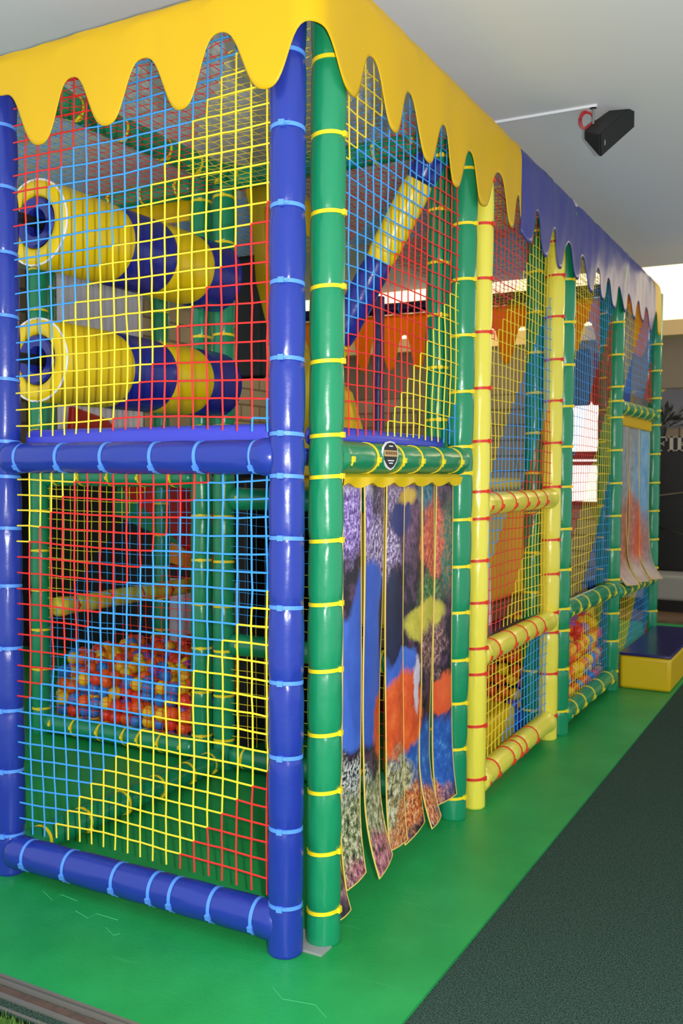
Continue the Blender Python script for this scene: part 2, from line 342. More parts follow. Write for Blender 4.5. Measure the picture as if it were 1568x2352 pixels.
rail('lemon yellow padded bottom bar with red ties on the mat', (0.062, 1.575, 0.112), (0.042, 2.84, 0.112), fr([1.625, 1.779, 2.014, 2.144, 2.234, 2.45], 1.575, 2.84), LEMON, RTIE, (0.95, 0, -0.2), 36, r=0.057, rp=0.0535, flare=0.008)
rail('green padded crossbar above the colourful balls', (0.072, 3.0, 0.733), (0.08, 4.30, 0.733), fr([3.06, 3.25, 3.45, 3.73, 4.01, 4.2], 3.0, 4.30), GREEN, YTIE, (0.95, 0, -0.2), 37)
rail('green padded bottom bar below the colourful balls', (0.072, 3.0, 0.108), (0.08, 4.30, 0.108), fr([3.06, 3.2, 3.4, 3.63, 3.874, 4.15], 3.0, 4.30), GREEN, YTIE, (0.95, 0, -0.2), 38, flare=0.01)
rail('short green padded crossbar over the far doorway', (0.083, 4.35, 2.045), (0.083, 5.76, 2.060), [0.1, 0.28, 0.45, 0.62, 0.8, 0.95], GREEN, YTIE, (0.95, 0, -0.1), 39, n=28, dz=0.02)
rail('green padded crossbar under the far strip curtain', (0.083, 4.35, 0.70), (0.083, 5.76, 0.675), [0.1, 0.28, 0.45, 0.62, 0.8, 0.95], GREEN, YTIE, (0.95, 0, -0.1), 40, n=28, dz=0.02)
rail('green padded floor bar inside running back from the left blue post', (-1.285, 0.05, 0.062), (-1.295, 1.42, 0.062), [0.1, 0.27, 0.45, 0.63, 0.8, 0.93], GREEN, YTIE, (0.6, -0.2, -0.5), 41, n=28, dz=0.02)
rail('green padded floor bar in front of the left ball pool', (-1.50, 1.495, 0.068), (-2.60, 1.495, 0.068), [0.06, 0.2, 0.33, 0.43, 0.6, 0.78, 0.93], GREEN, YTIE, (0.2, -0.9, 0.1), 42, n=28, dz=0.02)
rail('green padded floor bar at the back of the entrance bay', (-1.25, 1.475, 0.068), (-0.13, 1.455, 0.068), [0.08, 0.28, 0.5, 0.7, 0.9], GREEN, YTIE, (0.2, -0.9, 0.1), 43, n=28, dz=0.02)
rail('green padded ceiling bar running back above the two rollers', (-1.285, 0.25, 3.06), (-1.295, 1.45, 3.08), [0.12, 0.35, 0.6, 0.8, 0.93], GREEN, YTIE, (0.5, 0, -0.8), 44, n=28, dz=0.02)
rail('green padded ceiling bar at the back of the entrance bay', (-1.25, 1.475, 3.06), (-0.13, 1.455, 3.06), [0.06, 0.25, 0.5, 0.75, 0.93], GREEN, YTIE, (0.2, -0.9, 0.1), 45, n=28, dz=0.02)
rail('green padded ceiling bar with yellow cloth behind the rollers', (-1.50, 1.495, 3.06), (-2.60, 1.495, 3.06), [0.08, 0.3, 0.5, 0.7, 0.9], GREEN, YTIE, (0.2, -0.9, 0.1), 46, n=28, dz=0.02)
rail('green padded bar at deck height above the left ball pool', (-1.50, 1.495, 1.53), (-2.60, 1.495, 1.53), [0.12, 0.32, 0.52, 0.72, 0.9], GREEN, YTIE, (0.2, -0.9, -0.1), 47, n=28, dz=0.02)
rail('green padded bar at deck height at the back of the entrance bay', (-1.25, 1.475, 1.42), (-0.13, 1.455, 1.42), [0.06, 0.3, 0.55, 0.8], GREEN, YTIE, (0.2, -0.9, 0.1), 48, n=28, dz=0.02)
rail('yellow padded bar crossing over the left ball pool', (-2.60, 1.555, 0.745), (-2.60, 3.05, 0.745), [0.1, 0.3, 0.5, 0.7, 0.9], LEMON, RTIE, (0.9, -0.1, 0), 49, n=28, dz=0.02)
rail('green padded bar at knee height behind the entrance bay posts', (-1.25, 1.475, 0.66), (-0.13, 1.455, 0.66), [0.06, 0.3, 0.55, 0.8], GREEN, YTIE, (0.2, -0.9, 0.1), 50, n=28, dz=0.02)

rail('navy padded bar high across the back end of the frame', (-3.8, 5.72, 3.15), (0.03, 5.72, 3.15), [0.2, 0.4, 0.6, 0.8], NAVY, BTIE, (0, -0.9, -0.3), 51, n=20, dz=0.05)
# grey steel foot between the two corner posts
mb = MB(); mb.box((0.05, 0.085, 0.004), (0.14, 0.12, 0.008)); tag(build(mb, 'foot_plate', pmat('grey_plate', (150, 152, 150), 0.5), smooth=False), 'grey metal foot plate between the blue and green corner posts', 'plate')

# ------------------------------------------------------------------ nets
def net(label, o, u, v, nu, nv, pu, pv, bounds, first, seq, ext=(1, 1, 1, 1), r=0.0026, seed=0, jit=0.0007, n=5, cat='net', name='safety_net', sag=0.008):
    """knotted rope net; o = node (0,0); u,v unit directions; colour bands run along i+j, changing to the next colour of seq at each value in bounds"""
    rnd = random.Random(seed); o, u, v = V(o), V(u).normalized(), V(v).normalized(); w = u.cross(v)
    keys = ['Y', 'R', 'B']; mats = [ROPE[k] for k in keys]; k0 = seq.index(first)
    def colour(s):
        k = sum(1 for q in bounds if s >= q)
        return keys.index(seq[(k0 + k) % 3])
    P = {}
    for i in range(-1, nu + 1):
        for j in range(-1, nv + 1):
            a, b2 = i, j
            if i == -1: a = -ext[0]
            if i == nu: a = nu - 1 + ext[1]
            if j == -1: b2 = -ext[2]
            if j == nv: b2 = nv - 1 + ext[3]
            fi, fj = i / max(nu - 1, 1), j / max(nv - 1, 1)
            bow = sag * sin(pi * min(max(fi, 0), 1)) * (1 - 2 * fj) * 2.0
            q = V((i * 0.22, j * 0.22, seed * 7.7))
            P[i, j] = o + u * (a * pu + rnd.gauss(0, jit) + 0.006 * noise.noise(q)) + v * (b2 * pv + rnd.gauss(0, jit) + bow + 0.006 * noise.noise(q + V((31, 0, 0)))) + w * (rnd.gauss(0, jit) + 0.012 * noise.noise(q * 0.6))
    b = MB()
    def seg(p, q, mi):
        t = (q - p)
        if t.length < 1e-5: return
        t.normalize(); a = t.cross(w); a.normalize(); c = t.cross(a)
        vs = [x + a * (r * cos(2 * pi * k / n)) + c * (r * sin(2 * pi * k / n)) for x in (p, q) for k in range(n)]
        b.add(vs, [(k, (k + 1) % n, n + (k + 1) % n, n + k) for k in range(n)], mi)
    for i in range(-1, nu + 1):
        for j in range(-1, nv + 1):
            if 0 <= j < nv and i + 1 <= nu and (i >= 0 or ext[0] > 0) and (i + 1 < nu or ext[1] > 0): seg(P[i, j], P[i + 1, j], colour(i + j))
            if 0 <= i < nu and j + 1 <= nv and (j >= 0 or ext[2] > 0) and (j + 1 < nv or ext[3] > 0): seg(P[i, j], P[i, j + 1], colour(i + j))
            if 0 <= i < nu and 0 <= j < nv:
                mi = colour(i + j); p = P[i, j]; R = r * 1.6
                vs = [p + u * R, p + v * R, p - u * R, p - v * R, p + w * R, p - w * R]
                b.add(vs, [(0, 1, 4), (1, 2, 4), (2, 3, 4), (3, 0, 4), (1, 0, 5), (2, 1, 5), (3, 2, 5), (0, 3, 5)], mi)
    return tag(build(b, name, mats), label, cat)
F = 'YRB'; G_ = 'YBR'
net('upper net on the left face, red and blue above yellow', (-1.137, 0.0, 2.972), (1, 0, 0), (0, 0, -1), 19, 21, 0.0592, 0.0622, (8, 17, 27, 37), 'R', F, (1.1, 1.0, 1, 0.7), r=0.0033, seed=1)
net('lower net on the left face, red above blue and yellow', (-1.137, 0.0, 1.528), (1, 0, 0), (0, 0, -1), 19, 23, 0.0592, 0.0592, (4, 14, 24, 34), 'Y', F, (1.1, 1.0, 0.6, 0.9), r=0.0033, seed=2)
net('upper net over the strip curtain doorway, blue then red', (0.055, 0.245, 2.972), (0, 1, 0), (0, 0, -1), 18, 22, 0.0622, 0.0588, (7, 17, 27, 36), 'Y', G_, (1.0, 1.2, 1, 1), r=0.0028, seed=3)
net('tall upper net between the two lemon yellow posts', (0.05, 1.66, 2.972), (0, 1, 0), (0, 0, -1), 20, 26, 0.0585, 0.0588, (16, 26, 36), 'R', G_, (1, 1, 1, 0.8), r=0.0022, seed=4)
net('middle net between the two lemon yellow crossbars', (0.05, 1.66, 1.345), (0, 1, 0), (0, 0, -1), 20, 10, 0.0585, 0.0592, (6, 15), 'B', G_, (1, 1, 1, 0.8), r=0.0022, seed=5)
net('lowest net between the two lemon yellow posts', (0.05, 1.66, 0.635), (0, 1, 0), (0, 0, -1), 20, 8, 0.0585, 0.0592, (2, 13), 'R', G_, (1, 1, 1, 0.8), r=0.0022, seed=6)
net('tall net above the green crossbar over the balls', (0.07, 3.06, 2.972), (0, 1, 0), (0, 0, -1), 21, 37, 0.0585, 0.0588, (15, 25, 34, 44), 'Y', G_, (1, 1, 1, 1), r=0.0019, seed=7)
net('low net holding back the balls near the foam step', (0.07, 3.06, 0.665), (0, 1, 0), (0, 0, -1), 21, 9, 0.0585, 0.0592, (3, 9, 18), 'B', G_, (1, 1, 1, 0.8), r=0.0016, seed=8)
net('net high above the far doorway', (0.07, 4.40, 2.972), (0, 1, 0), (0, 0, -1), 24, 14, 0.0585, 0.0588, (8, 18, 30), 'R', G_, (1, 1, 1, 0.8), r=0.0019, seed=9)
net('low net below the far strip curtain', (0.07, 4.40, 0.60), (0, 1, 0), (0, 0, -1), 24, 9, 0.0585, 0.0588, (14, 27), 'Y', G_, (1, 1, 1, 1), r=0.0019, seed=10)
net('inner net holding back the left ball pool', (-2.57, 1.495, 1.46), (1, 0, 0), (0, 0, -1), 20, 23, 0.056, 0.0588, (13, 23), 'Y', G_, (1, 1, 1, 0.8), r=0.0018, seed=11)
net('second inner net deep behind the left ball pool', (-2.57, 3.06, 1.46), (1, 0, 0), (0, 0, -1), 22, 20, 0.056, 0.0588, (9, 19), 'B', G_, (1, 1, 1, 0.8), r=0.0014, seed=18)
net('inner net at the back of the entrance bay', (-1.20, 1.465, 1.35), (1, 0, 0), (0, 0, -1), 20, 21, 0.056, 0.0588, (12, 30), 'B', F, (1, 1, 1, 0.8), r=0.0016, seed=12)
net('ceiling net over the entrance bay', (-1.20, 0.08, 3.00), (1, 0, 0), (0, 1, 0), 21, 23, 0.058, 0.06, (16, 29, 35), 'R', G_, (1, 1, 1, 1), r=0.0015, seed=13, jit=0.003)
net('ceiling net over the bay behind the left blue post', (-2.60, 0.08, 3.00), (1, 0, 0), (0, 1, 0), 23, 23, 0.058, 0.06, (29,), 'B', G_, (1, 1, 1, 1), r=0.0015, seed=14, jit=0.003)
net('ceiling net over the bay of the lemon yellow posts', (-1.24, 1.56, 3.04), (1, 0, 0), (0, 1, 0), 21, 23, 0.058, 0.06, (20, 30), 'R', F, (1, 1, 1, 1), r=0.0019, seed=15, jit=0.003)
net('ceiling net over the ball bay at the far end', (-1.24, 2.98, 3.04), (1, 0, 0), (0, 1, 0), 21, 46, 0.058, 0.06, (18, 36), 'R', F, (1, 1, 1, 1), r=0.0019, seed=16, jit=0.003)
net('ceiling net far inside behind the close pair of posts', (-2.60, 1.74, 3.04), (1, 0, 0), (0, 1, 0), 22, 21, 0.058, 0.06, (14, 28), 'R', F, (1, 1, 1, 1), r=0.0019, seed=17, jit=0.003)

# ------------------------------------------------------------------ scalloped canopy valances
def lerp_keys(keys, s):
    if s <= keys[0][0]: return keys[0][1]
    for (a, za), (b, zb) in zip(keys, keys[1:]):
        if s <= b:
            t = (s - a) / (b - a); c = 0.5 - 0.5 * cos(pi * t); c = 0.35 * c + 0.65 * c * c * (3 - 2 * c); return za + (zb - za) * c
    return keys[-1][1]
def valance(name, label, pos, s0, s1, keys, ztop, mat, seed, crease=0.004, fold=0.07, ds=0.011, cat='valance', tops=None):
    """pos(s)->(point, outward normal). keys: (s, z) of the wavy hem"""
    b = MB(); ns = int((s1 - s0) / ds); R = 16; cols = []
    for i in range(ns + 1):
        s = s0 + (s1 - s0) * i / ns; p, nrm = pos(s); zb = lerp_keys(keys, s); zt = ztop(s); col = []
        for k in range(R + 1):
            t = k / R; z = zb + (zt - zb) * t
            off = crease * noise.noise(V((s * 3.2 + seed, z * 2.2, seed))) * 1.6 + 0.5 * crease * noise.noise(V((s * 11 + seed, z * 5, 3.3)))
            off += 0.010 * (1 - t) * noise.noise(V((s * 4.5, 0.3, seed + 5)))
            if t > 0.8: off -= 0.012 * ((t - 0.8) / 0.2) ** 2
            col.append(p + nrm * off + V((0, 0, z)))
        for k, (dx, dz) in enumerate([(0.018, 0.012), (0.04, 0.02), (0.07, 0.024), (fold + 0.05, 0.024)]):
            wv = 0.006 * noise.noise(V((s * 8, k * 0.7, seed + 9)))
            col.append(p - nrm * dx + V((0, 0, zt + dz + wv)))
        cols.append(col)
    n = len(cols[0]); vs = [q for c in cols for q in c]
    b.add(vs, [(i * n + k, (i + 1) * n + k, (i + 1) * n + k + 1, i * n + k + 1) for i in range(len(cols) - 1) for k in range(n - 1)])
    o = tag(build(b, name, mat), label, cat)
    m = o.modifiers.new('Solidify', 'SOLIDIFY'); m.thickness = 0.0035; m.offset = -1
    return o
# path: left face y=-0.105 -> rounded corner -> right face x=0.15
RC = 0.085; S_A = 1.205 + 0.15 - RC; S_B = S_A + RC * pi / 2
def cpos(s):
    if s < S_A: return V((-1.205 + s, -0.105, 0)), V((0, -1, 0))
    if s < S_B:
        a = (s - S_A) / RC; return V((0.15 - RC + RC * sin(a), -0.105 + RC - RC * cos(a), 0)), V((sin(a), -cos(a), 0))
    return V((0.15, -0.105 + RC + (s - S_B), 0)), V((1, 0, 0))
sx = lambda x: x + 1.205
sy = lambda y: y + 0.105 - RC + S_B
ck = [(0, 2.925), (sx(-1.137), 2.912), (sx(-0.962), 2.708), (sx(-0.810), 2.910), (sx(-0.640), 2.716), (sx(-0.489), 2.910), (sx(-0.337), 2.718), (sx(-0.180), 2.923), (sx(-0.012), 2.723),
      ((S_A + S_B) / 2 + 0.01, 2.905), (sy(0.155), 2.760), (sy(0.303), 2.940), (sy(0.465), 2.744), (sy(0.600), 2.928), (sy(0.770), 2.729), (sy(0.918), 2.913), (sy(1.052), 2.714), (sy(1.21), 2.900), (sy(1.39), 2.722),
      (sy(1.575), 2.914), (sy(1.755), 2.712), (sy(1.862), 2.890), (sy(1.93), 2.74)]
def ctop(s):
    x0 = sx(-0.25)
    if s < x0: return 3.050
    if s > S_B: return 3.128
    t = (s - x0) / (S_B - x0); return 3.05 + 0.078 * t * t * (3 - 2 * t)
valance('scalloped_valance', 'yellow drip edged cloth valance around the near corner of the frame', cpos, 0.0, sy(1.93), ck, ctop, CANY, 1, crease=0.003)
bk = [(1.90, 2.72), (2.004, 2.694), (2.153, 2.884), (2.33, 2.692), (2.47, 2.866), (2.595, 2.682), (2.765, 2.855), (2.955, 2.690), (3.105, 2.852), (3.30, 2.671), (3.44, 2.846), (3.63, 2.679), (3.76, 2.842),
      (3.965, 2.676), (4.09, 2.847), (4.25, 2.697), (4.42, 2.850), (4.61, 2.700), (4.75, 2.850), (4.96, 2.730), (5.07, 2.853), (5.25, 2.690), (5.45, 2.88), (5.60, 2.72)]
valance('scalloped_valance', 'blue drip edged cloth valance along the far half of the right face', lambda s: (V((0.147, s, 0)), V((1, 0, 0))), 1.90, 5.40, bk, lambda s: 3.128, CANB, 4, crease=0.012, fold=0.04)
valance('scalloped_valance', 'short pale yellow valance closing the far right corner', lambda s: (V((0.150, s, 0)), V((1, 0, 0))), 5.37, 5.66, bk, lambda s: 3.124, CANY, 6)
ek = [(-4.2 + 0.32 * k, 2.62 if k % 2 == 0 else 2.93) for k in range(14)]
ek = [(x, z) for x, z in [(-3.82 + 0.15 * k, (2.92 if k % 2 == 0 else 2.58)) for k in range(27)]]
valance('scalloped_valance', 'yellow valance coloured orange as if lit from behind, across the back end of the frame, seen from inside', lambda s: (V((s, 5.92, 0)), V((0, 1, 0))), -3.8, 0.05, ek, lambda s: 3.08, pmat('canopy_yellow_backlit', (250, 176, 10), 0.45, 0.4, bump=(7, 0.1), trans=0.5), 8)  # yellow cloth; the glow of light from behind is mixed into its colour
valance('cloth_strip', 'narrow yellow cloth strip hanging behind the two rollers', lambda s: (V((s, 1.60, 0)), V((0, -1, 0))), -2.62, -1.50, [(-2.62, 2.93), (-1.5, 2.93)], lambda s: 3.16, CANY, 10, cat='cloth')

# ------------------------------------------------------------------ rollers
def roller(label, x, z, y0, y1, r):
    root = thing('squeeze_roller', label, 'roller', (x, y0, z)); L = y1 - y0
    def seg(a, b2, mat, nm, cap0=False):
        m_ = MB(); prof = []; k = max(3, int((b2 - a) / 0.02))
        for q in range(k + 1):
            yy = a + (b2 - a) * q / k; e = min(yy - a, b2 - yy)
            prof.append((r - 0.006 * exp(-e / 0.012), yy))
        rings = [[V((rr * cos(2 * pi * i / 48), yy, rr * sin(2 * pi * i / 48))) for i in range(48)] for rr, yy in prof]
        m_.ring_strip(rings, 0, True, False)
        return build(m_, nm, mat, root)
    c = [0, 0.40, 0.69, 0.97, L]
    for k, (a, b2) in enumerate(zip(c, c[1:])): seg(a, b2, ROLLY if k % 2 == 0 else ROLLB, 'foam_sleeve')
    # end disc with a hole, white piping on its rim, blue hub inside
    m_ = MB(); rh = r * 0.60
    pr = [(r - 0.004, 0.0), (r - 0.012, -0.010), (r * 0.8, -0.016), (rh + 0.01, -0.012), (rh, 0.0), (rh, 0.05)]
    m_.ring_strip([[V((a * cos(2 * pi * i / 48), yy, a * sin(2 * pi * i / 48))) for i in range(48)] for a, yy in pr], 0, True, False)
    build(m_, 'end_disc', ROLLY, root)
    m_ = MB(); m_.tube([V((r * 0.985 * cos(2 * pi * i / 40), -0.002, r * 0.985 * sin(2 * pi * i / 40))) for i in range(41)], 0.0045, 8, caps=False)
    build(m_, 'piping', WHITE, root)
    m_ = MB(); pr = [(rh - 0.001, -0.004), (rh * 0.9, -0.012), (rh * 0.55, -0.004), (rh * 0.38, 0.03), (rh * 0.38, 0.09)]
    m_.ring_strip([[V((a * cos(2 * pi * i / 40), yy, a * sin(2 * pi * i / 40))) for i in range(40)] for a, yy in pr], 0, True, False)
    build(m_, 'hub', ROLLB, root)
    m_ = MB(); m_.tube([(0, -y0 + 0.04, 0), (0, L + 0.02, 0)], 0.022, 14); build(m_, 'axle', BLACK, root)
    m_ = MB(); m_.lathe([(r * 0.99, 0), (r * 0.6, 0.015), (0.03, 0.02)], 40)
    e = build(m_, 'end_disc', ROLLB, root, (0, L, 0)); e.rotation_euler = (-pi / 2, 0, 0)
    return root
roller('upper yellow and blue foam roller behind the left net', -1.30, 2.548, 0.20, 1.40, 0.172)
roller('lower yellow and blue foam roller behind the left net', -1.30, 2.003, 0.20, 1.40, 0.168)

# ------------------------------------------------------------------ decks and inner obstacles
def slab(name, label, cat, c, s, mat, bw=0.02, M=None):
    m_ = MB(); m_.box((0, 0, 0), s, 0, M); o = tag(build(m_, name, mat, None, c), label, cat); bevel(o, bw); return o
slab('deck_pad', 'blue padded deck edge behind the crossbar of the left face', 'deck', (-0.66, 0.105, 1.672), (1.14, 0.10, 0.09), DBLUE, 0.03)
slab('deck_pad', 'blue padded deck floor of the entrance bay at head height', 'deck', (-0.66, 0.79, 1.615), (1.20, 1.26, 0.05), DBLUE, 0.02)
slab('deck_pad', 'blue padded deck edge behind the green crossbar over the curtain', 'deck', (-0.04, 0.78, 1.682), (0.07, 1.12, 0.075), DBLUE, 0.03)
slab('deck_pad', 'padded deck floor above the left ball pool', 'deck', (-2.02, 2.42, 1.59), (1.05, 1.72, 0.08), NAVY, 0.02)
slab('deck_pad', 'yellow padded deck above the yellow box in the lemon bay', 'deck', (-0.60, 2.20, 1.50), (0.98, 1.15, 0.07), YPLAS, 0.02)
# diagonal padded tube
def seg_tube(name, label, p0, p1, r, parts, cat):
    p0, p1 = V(p0), V(p1); d = p1 - p0; L = d.length; q = d.to_track_quat('Z', 'Y')
    root = thing(name, label, cat, M=Matrix.Translation(p0) @ q.to_matrix().to_4x4())
    for a, b2, mat in parts:
        m_ = MB(); k = 10; rnd = random.Random(int(a * 100) + 3)
        m_.ring_strip([[V(((r - 0.008 * exp(-min(t, 1 - t) / 0.05)) * cos(2 * pi * i / 32), (r - 0.008 * exp(-min(t, 1 - t) / 0.05)) * sin(2 * pi * i / 32), (a + (b2 - a) * t) * L)) for i in range(32)] for t in [j / k for j in range(k + 1)]])
        build(m_, 'foam_sleeve', mat, root)
    return root
seg_tube('padded_brace', 'thick slanting padded tube, yellow above blue, behind the doorway net', (-0.735, 1.15, 1.66), (0.0, 1.15, 2.88), 0.066,
         [(0, 0.395, ROLLY), (0.40, 0.668, ROLLB), (0.672, 0.925, ROLLY), (0.93, 1, ROLLB)], 'padding')
# yellow padded arch on the deck with a navy edge post
YP = 1.60
arch = [(-1.268, 3.10), (-1.004, 3.10), (-0.868, 2.92), (-0.868, 2.75), (-1.02, 2.93), (-1.14, 2.93), (-1.131, 2.751), (-0.897, 2.195), (-0.642, 1.963), (-0.50, 1.54), (-0.95, 1.54), (-1.055, 2.10), (-1.191, 2.554), (-1.215, 2.851)]
mb = MB(); mb.prism([(x, 0, z) for x, z in arch], (0, YP, 0), (0, YP + 0.07, 0))
root = thing('padded_arch', 'yellow padded arch on the upper deck, half hidden by the two corner posts', 'arch', (0, 0, 0))
bevel(build(mb, 'arch_pad', YPLAS, root, smooth=False), 0.012)
mb = MB(); mb.tube([(-0.475, YP + 0.02, 1.66), (-0.475, YP + 0.02, 2.42)], 0.028, 14); build(mb, 'edge_pad', NAVY, root)
slab('deck_pad', 'padded deck floor deep inside under the yellow arch', 'deck', (-0.66, 2.25, 1.615), (1.10, 1.3, 0.05), NAVY, 0.02) if False else None
BLK = pmat('black_pad_and_shade', (16, 14, 16), 0.5)
slab('shade_backing', 'added black sheet standing for the deep shade behind the left ball pool', 'mat', (-3.2, 3.43, 0.79), (3.4, 0.04, 1.56), BLK, 0.01)  # black sheet put in for the unlit depth under the decks
slab('shade_backing', 'added black sheet standing for the darkness beside the left ball pool, behind the entrance bay', 'mat', (-1.34, 2.70, 0.78), (0.05, 2.0, 1.50), BLK, 0.01)  # same black sheet, added to darken the view through the entrance bay
slab('hanging_pad', 'black hanging pad high behind the yellow arch', 'pad', (-2.06, 2.85, 2.62), (0.24, 0.08, 0.84), BLK, 0.03)
slab('hanging_pad', 'dark red pad low at the back of the entrance bay', 'pad', (-0.95, 2.95, 0.75), (0.7, 0.06, 1.5), pmat('dark_red', (92, 18, 22), 0.5), 0.02)
# stuff behind: white slatted panel, red slide side, red panel over the ball pool
mb = MB()
mb.box((-4.46, 3.98, 1.66), (0.04, 1.05, 3.3), 0)
for k in range(14): mb.box((-4.43, 3.50 + 0.075 * k, 1.66), (0.03, 0.045, 3.3), 0)
tag(build(mb, 'slatted_panel', pmat('white_slats', (246, 242, 248), 0.5), smooth=False), 'tall white slatted panel on the wall behind the rollers', 'panel')
mb = MB(); mb.prism([(-4.30, 3.36, 1.72), (-4.30, 4.18, 1.72), (-4.30, 3.84, 2.03), (-4.30, 3.40, 2.12)], (0, 0, 0), (0.06, 0, 0)); bevel(tag(build(mb, 'slide_side', REDV, smooth=False), 'red slide side showing under the lower roller', 'slide'), 0.015)
slab('deck_pad', 'padded deck far back under the red slide side', 'deck', (-3.63, 3.2, 1.66), (1.5, 2.6, 0.10), NAVY, 0.02)
mb = MB(); mb.prism([(-3.50, 3.12, 1.53), (-2.50, 3.12, 1.53), (-2.50, 3.12, 0.86), (-2.86, 3.12, 0.98), (-3.05, 3.12, 1.15), (-3.42, 3.12, 1.38)], (0, 0, 0), (0, 0.06, 0)); bevel(tag(build(mb, 'slide_side', REDV, smooth=False), 'red slide side hanging under the deck behind the left ball pool', 'slide'), 0.015)
mb = MB(); mb.prism([(-3.60, 3.22, 1.46), (-2.92, 3.22, 1.16), (-3.0, 3.22, 1.00), (-3.66, 3.22, 1.22)], (0, 0, 0), (0, 0.05, 0)); bevel(tag(build(mb, 'padded_wedge', GREEN, smooth=False), 'dark green padded wedge under the red slide side', 'wedge'), 0.015)
mb = MB(); mb.prism([(-3.25, 3.32, 0.86), (-2.55, 3.32, 0.72), (-2.62, 3.32, 0.84), (-3.05, 3.32, 1.13)], (0, 0, 0), (0, 0.05, 0)); bevel(tag(build(mb, 'padded_wedge', ORANGE, smooth=False), 'orange padded wedge low behind the left ball pool', 'wedge'), 0.015)
mb = MB(); mb.box((-2.85, 3.36, 0.46), (0.75, 0.04, 0.52))
for k in range(9): mb.box((-3.18 + 0.082 * k, 3.335, 0.46), (0.04, 0.02, 0.50))
tag(build(mb, 'slatted_panel', pmat('pale_slats', (196, 190, 200), 0.5), smooth=False), 'low pale slatted panel behind the left ball pool', 'panel')
# lemon bay: yellow box with white pipe, brown board, navy mat, yellow floor block
slab('play_box', 'yellow orange padded box between the lemon yellow crossbars', 'box', (-0.46, 2.62, 1.10), (0.30, 1.86, 0.66), pmat('box_orange', (252, 192, 16), 0.4, bump=(10, 0.05)), 0.03)
mb = MB(); mb.tube([(-0.29, 2.62, 1.46), (-0.285, 2.70, 1.05), (-0.285, 2.74, 0.64)], 0.012, 10); tag(build(mb, 'rope_pole', WHITE), 'white thin pole leaning on the yellow padded box', 'pole')
slab('padded_board', 'brown board under the yellow padded box', 'board', (-0.44, 2.62, 0.715), (0.30, 1.80, 0.10), PLYB, 0.01)
slab('deck_pad', 'navy padded shelf under the brown board', 'deck', (-0.38, 2.38, 0.635), (0.50, 1.40, 0.05), NAVY, 0.02)
slab('floor_block', 'yellow padded floor block inside the lemon yellow bay', 'block', (-0.27, 2.14, 0.125), (0.36, 1.0, 0.23), YPLAS, 0.03)
slab('floor_block', 'blue padded floor block inside the lemon yellow bay', 'block', (-0.27, 2.82, 0.075), (0.36, 0.30, 0.13), pmat('royal_blue', (30, 74, 190), 0.35), 0.03)
mb = MB(); mb.tube([(-1.35, 5.1, 0.0), (-1.35, 5.1, 2.66)], 0.055, 20); tag(build(mb, 'support_pole', pmat('white_pole', (222, 220, 222), 0.4)), 'white pole seen through the upper net between the lemon yellow posts', 'pole')
SLB = pmat('slate_blue_pad', (96, 116, 150), 0.5)
slab('hanging_pad', 'slate blue padded panel high inside beyond the ball bay', 'pad', (-0.64, 5.84, 2.42), (0.34, 0.06, 0.50), SLB, 0.02)
slab('hanging_pad', 'red and orange padded panel high inside beyond the ball bay', 'pad', (-0.34, 5.84, 2.40), (0.22, 0.06, 0.46), pmat('brick_red_pad', (190, 84, 52), 0.5), 0.02)
slab('slide_side', 'dark blue slide side at the bottom of the far bay', 'slide', (-0.24, 5.42, 0.43), (0.10, 0.62, 0.68), pmat('slide_blue', (16, 72, 150), 0.35), 0.03, Matrix.Rotation(0.2, 3, 'X'))
slab('slide_side', 'deep blue slanting slide side seen above the far doorway', 'slide', (-0.12, 5.55, 2.50), (0.08, 0.30, 0.85), pmat('slide_deep_blue', (20, 74, 160), 0.35), 0.02, Matrix.Rotation(-0.22, 3, 'X'))
slab('slide_side', 'yellow slide side at the bottom of the far bay', 'slide', (-0.20, 4.86, 0.32), (0.08, 0.28, 0.64), YPLAS, 0.03)
slab('slide_side', 'brick red slide side low inside the ball bay', 'slide', (-0.95, 4.6, 0.60), (0.10, 1.1, 1.20), REDV, 0.03)

# ------------------------------------------------------------------ balls
BC = {'orange': (246, 104, 28), 'yellow': (250, 196, 30), 'blue': (52, 130, 214), 'purple': (140, 92, 190), 'red orange': (238, 70, 36)}
BM = {}
for k, c in BC.items():
    m_ = MB(); m_.ball((0, 0, 0), 0.0405, 18, 12); BM[k] = m_.mesh('play_ball', pmat('ball_' + k.replace(' ', '_'), c, 0.4))
cands = []
def pit(tagname, x0, x1, y0, y1, ztop, zlo, front, seed):
    rnd = random.Random(seed); p = 0.0825
    nx, ny = int((x1 - x0) / p), int((y1 - y0) / p); nz = int((ztop - zlo) / 0.071)
    for kz in range(nz + 1):
        for i in range(nx + 1):
            for j in range(ny + 1):
                x = x0 + p * (i + 0.5 * (kz % 2)) + rnd.uniform(-.008, .008); y = y0 + p * (j + 0.5 * (kz % 2)) + rnd.uniform(-.008, .008)
                z = zlo + 0.071 * kz + rnd.uniform(-.01, .01)
                if x > x1 + .02 or y > y1 + .02: continue
                top = kz >= nz - 1; face = (j <= 1 if front == 'y' else (i >= nx - 1 or j <= 0))
                if not (top or face): continue
                if kz == nz and rnd.random() < 0.45: continue
                if hypot(x + 0.03, y - 4.52) < 0.105 or hypot(x + 2.64, y - 1.49) < 0.105 or x < -2.60 - 0.8 * (y - 1.6): continue
                col = rnd.choices(list(BC), (30, 26, 15, 11, 18))[0]
                cands.append(((V((x, y, z)) - C0).length - (0.4 if face else 0) - 0.25 * (kz == nz), col, (x, y, z), tagname))
pit('left ball pool', -2.98, -1.56, 1.60, 3.00, 0.40, 0.05, 'y', 1)
pit('ball bay by the foam step', -0.80, 0.0, 3.06, 4.66, 0.52, 0.05, 'x', 2)
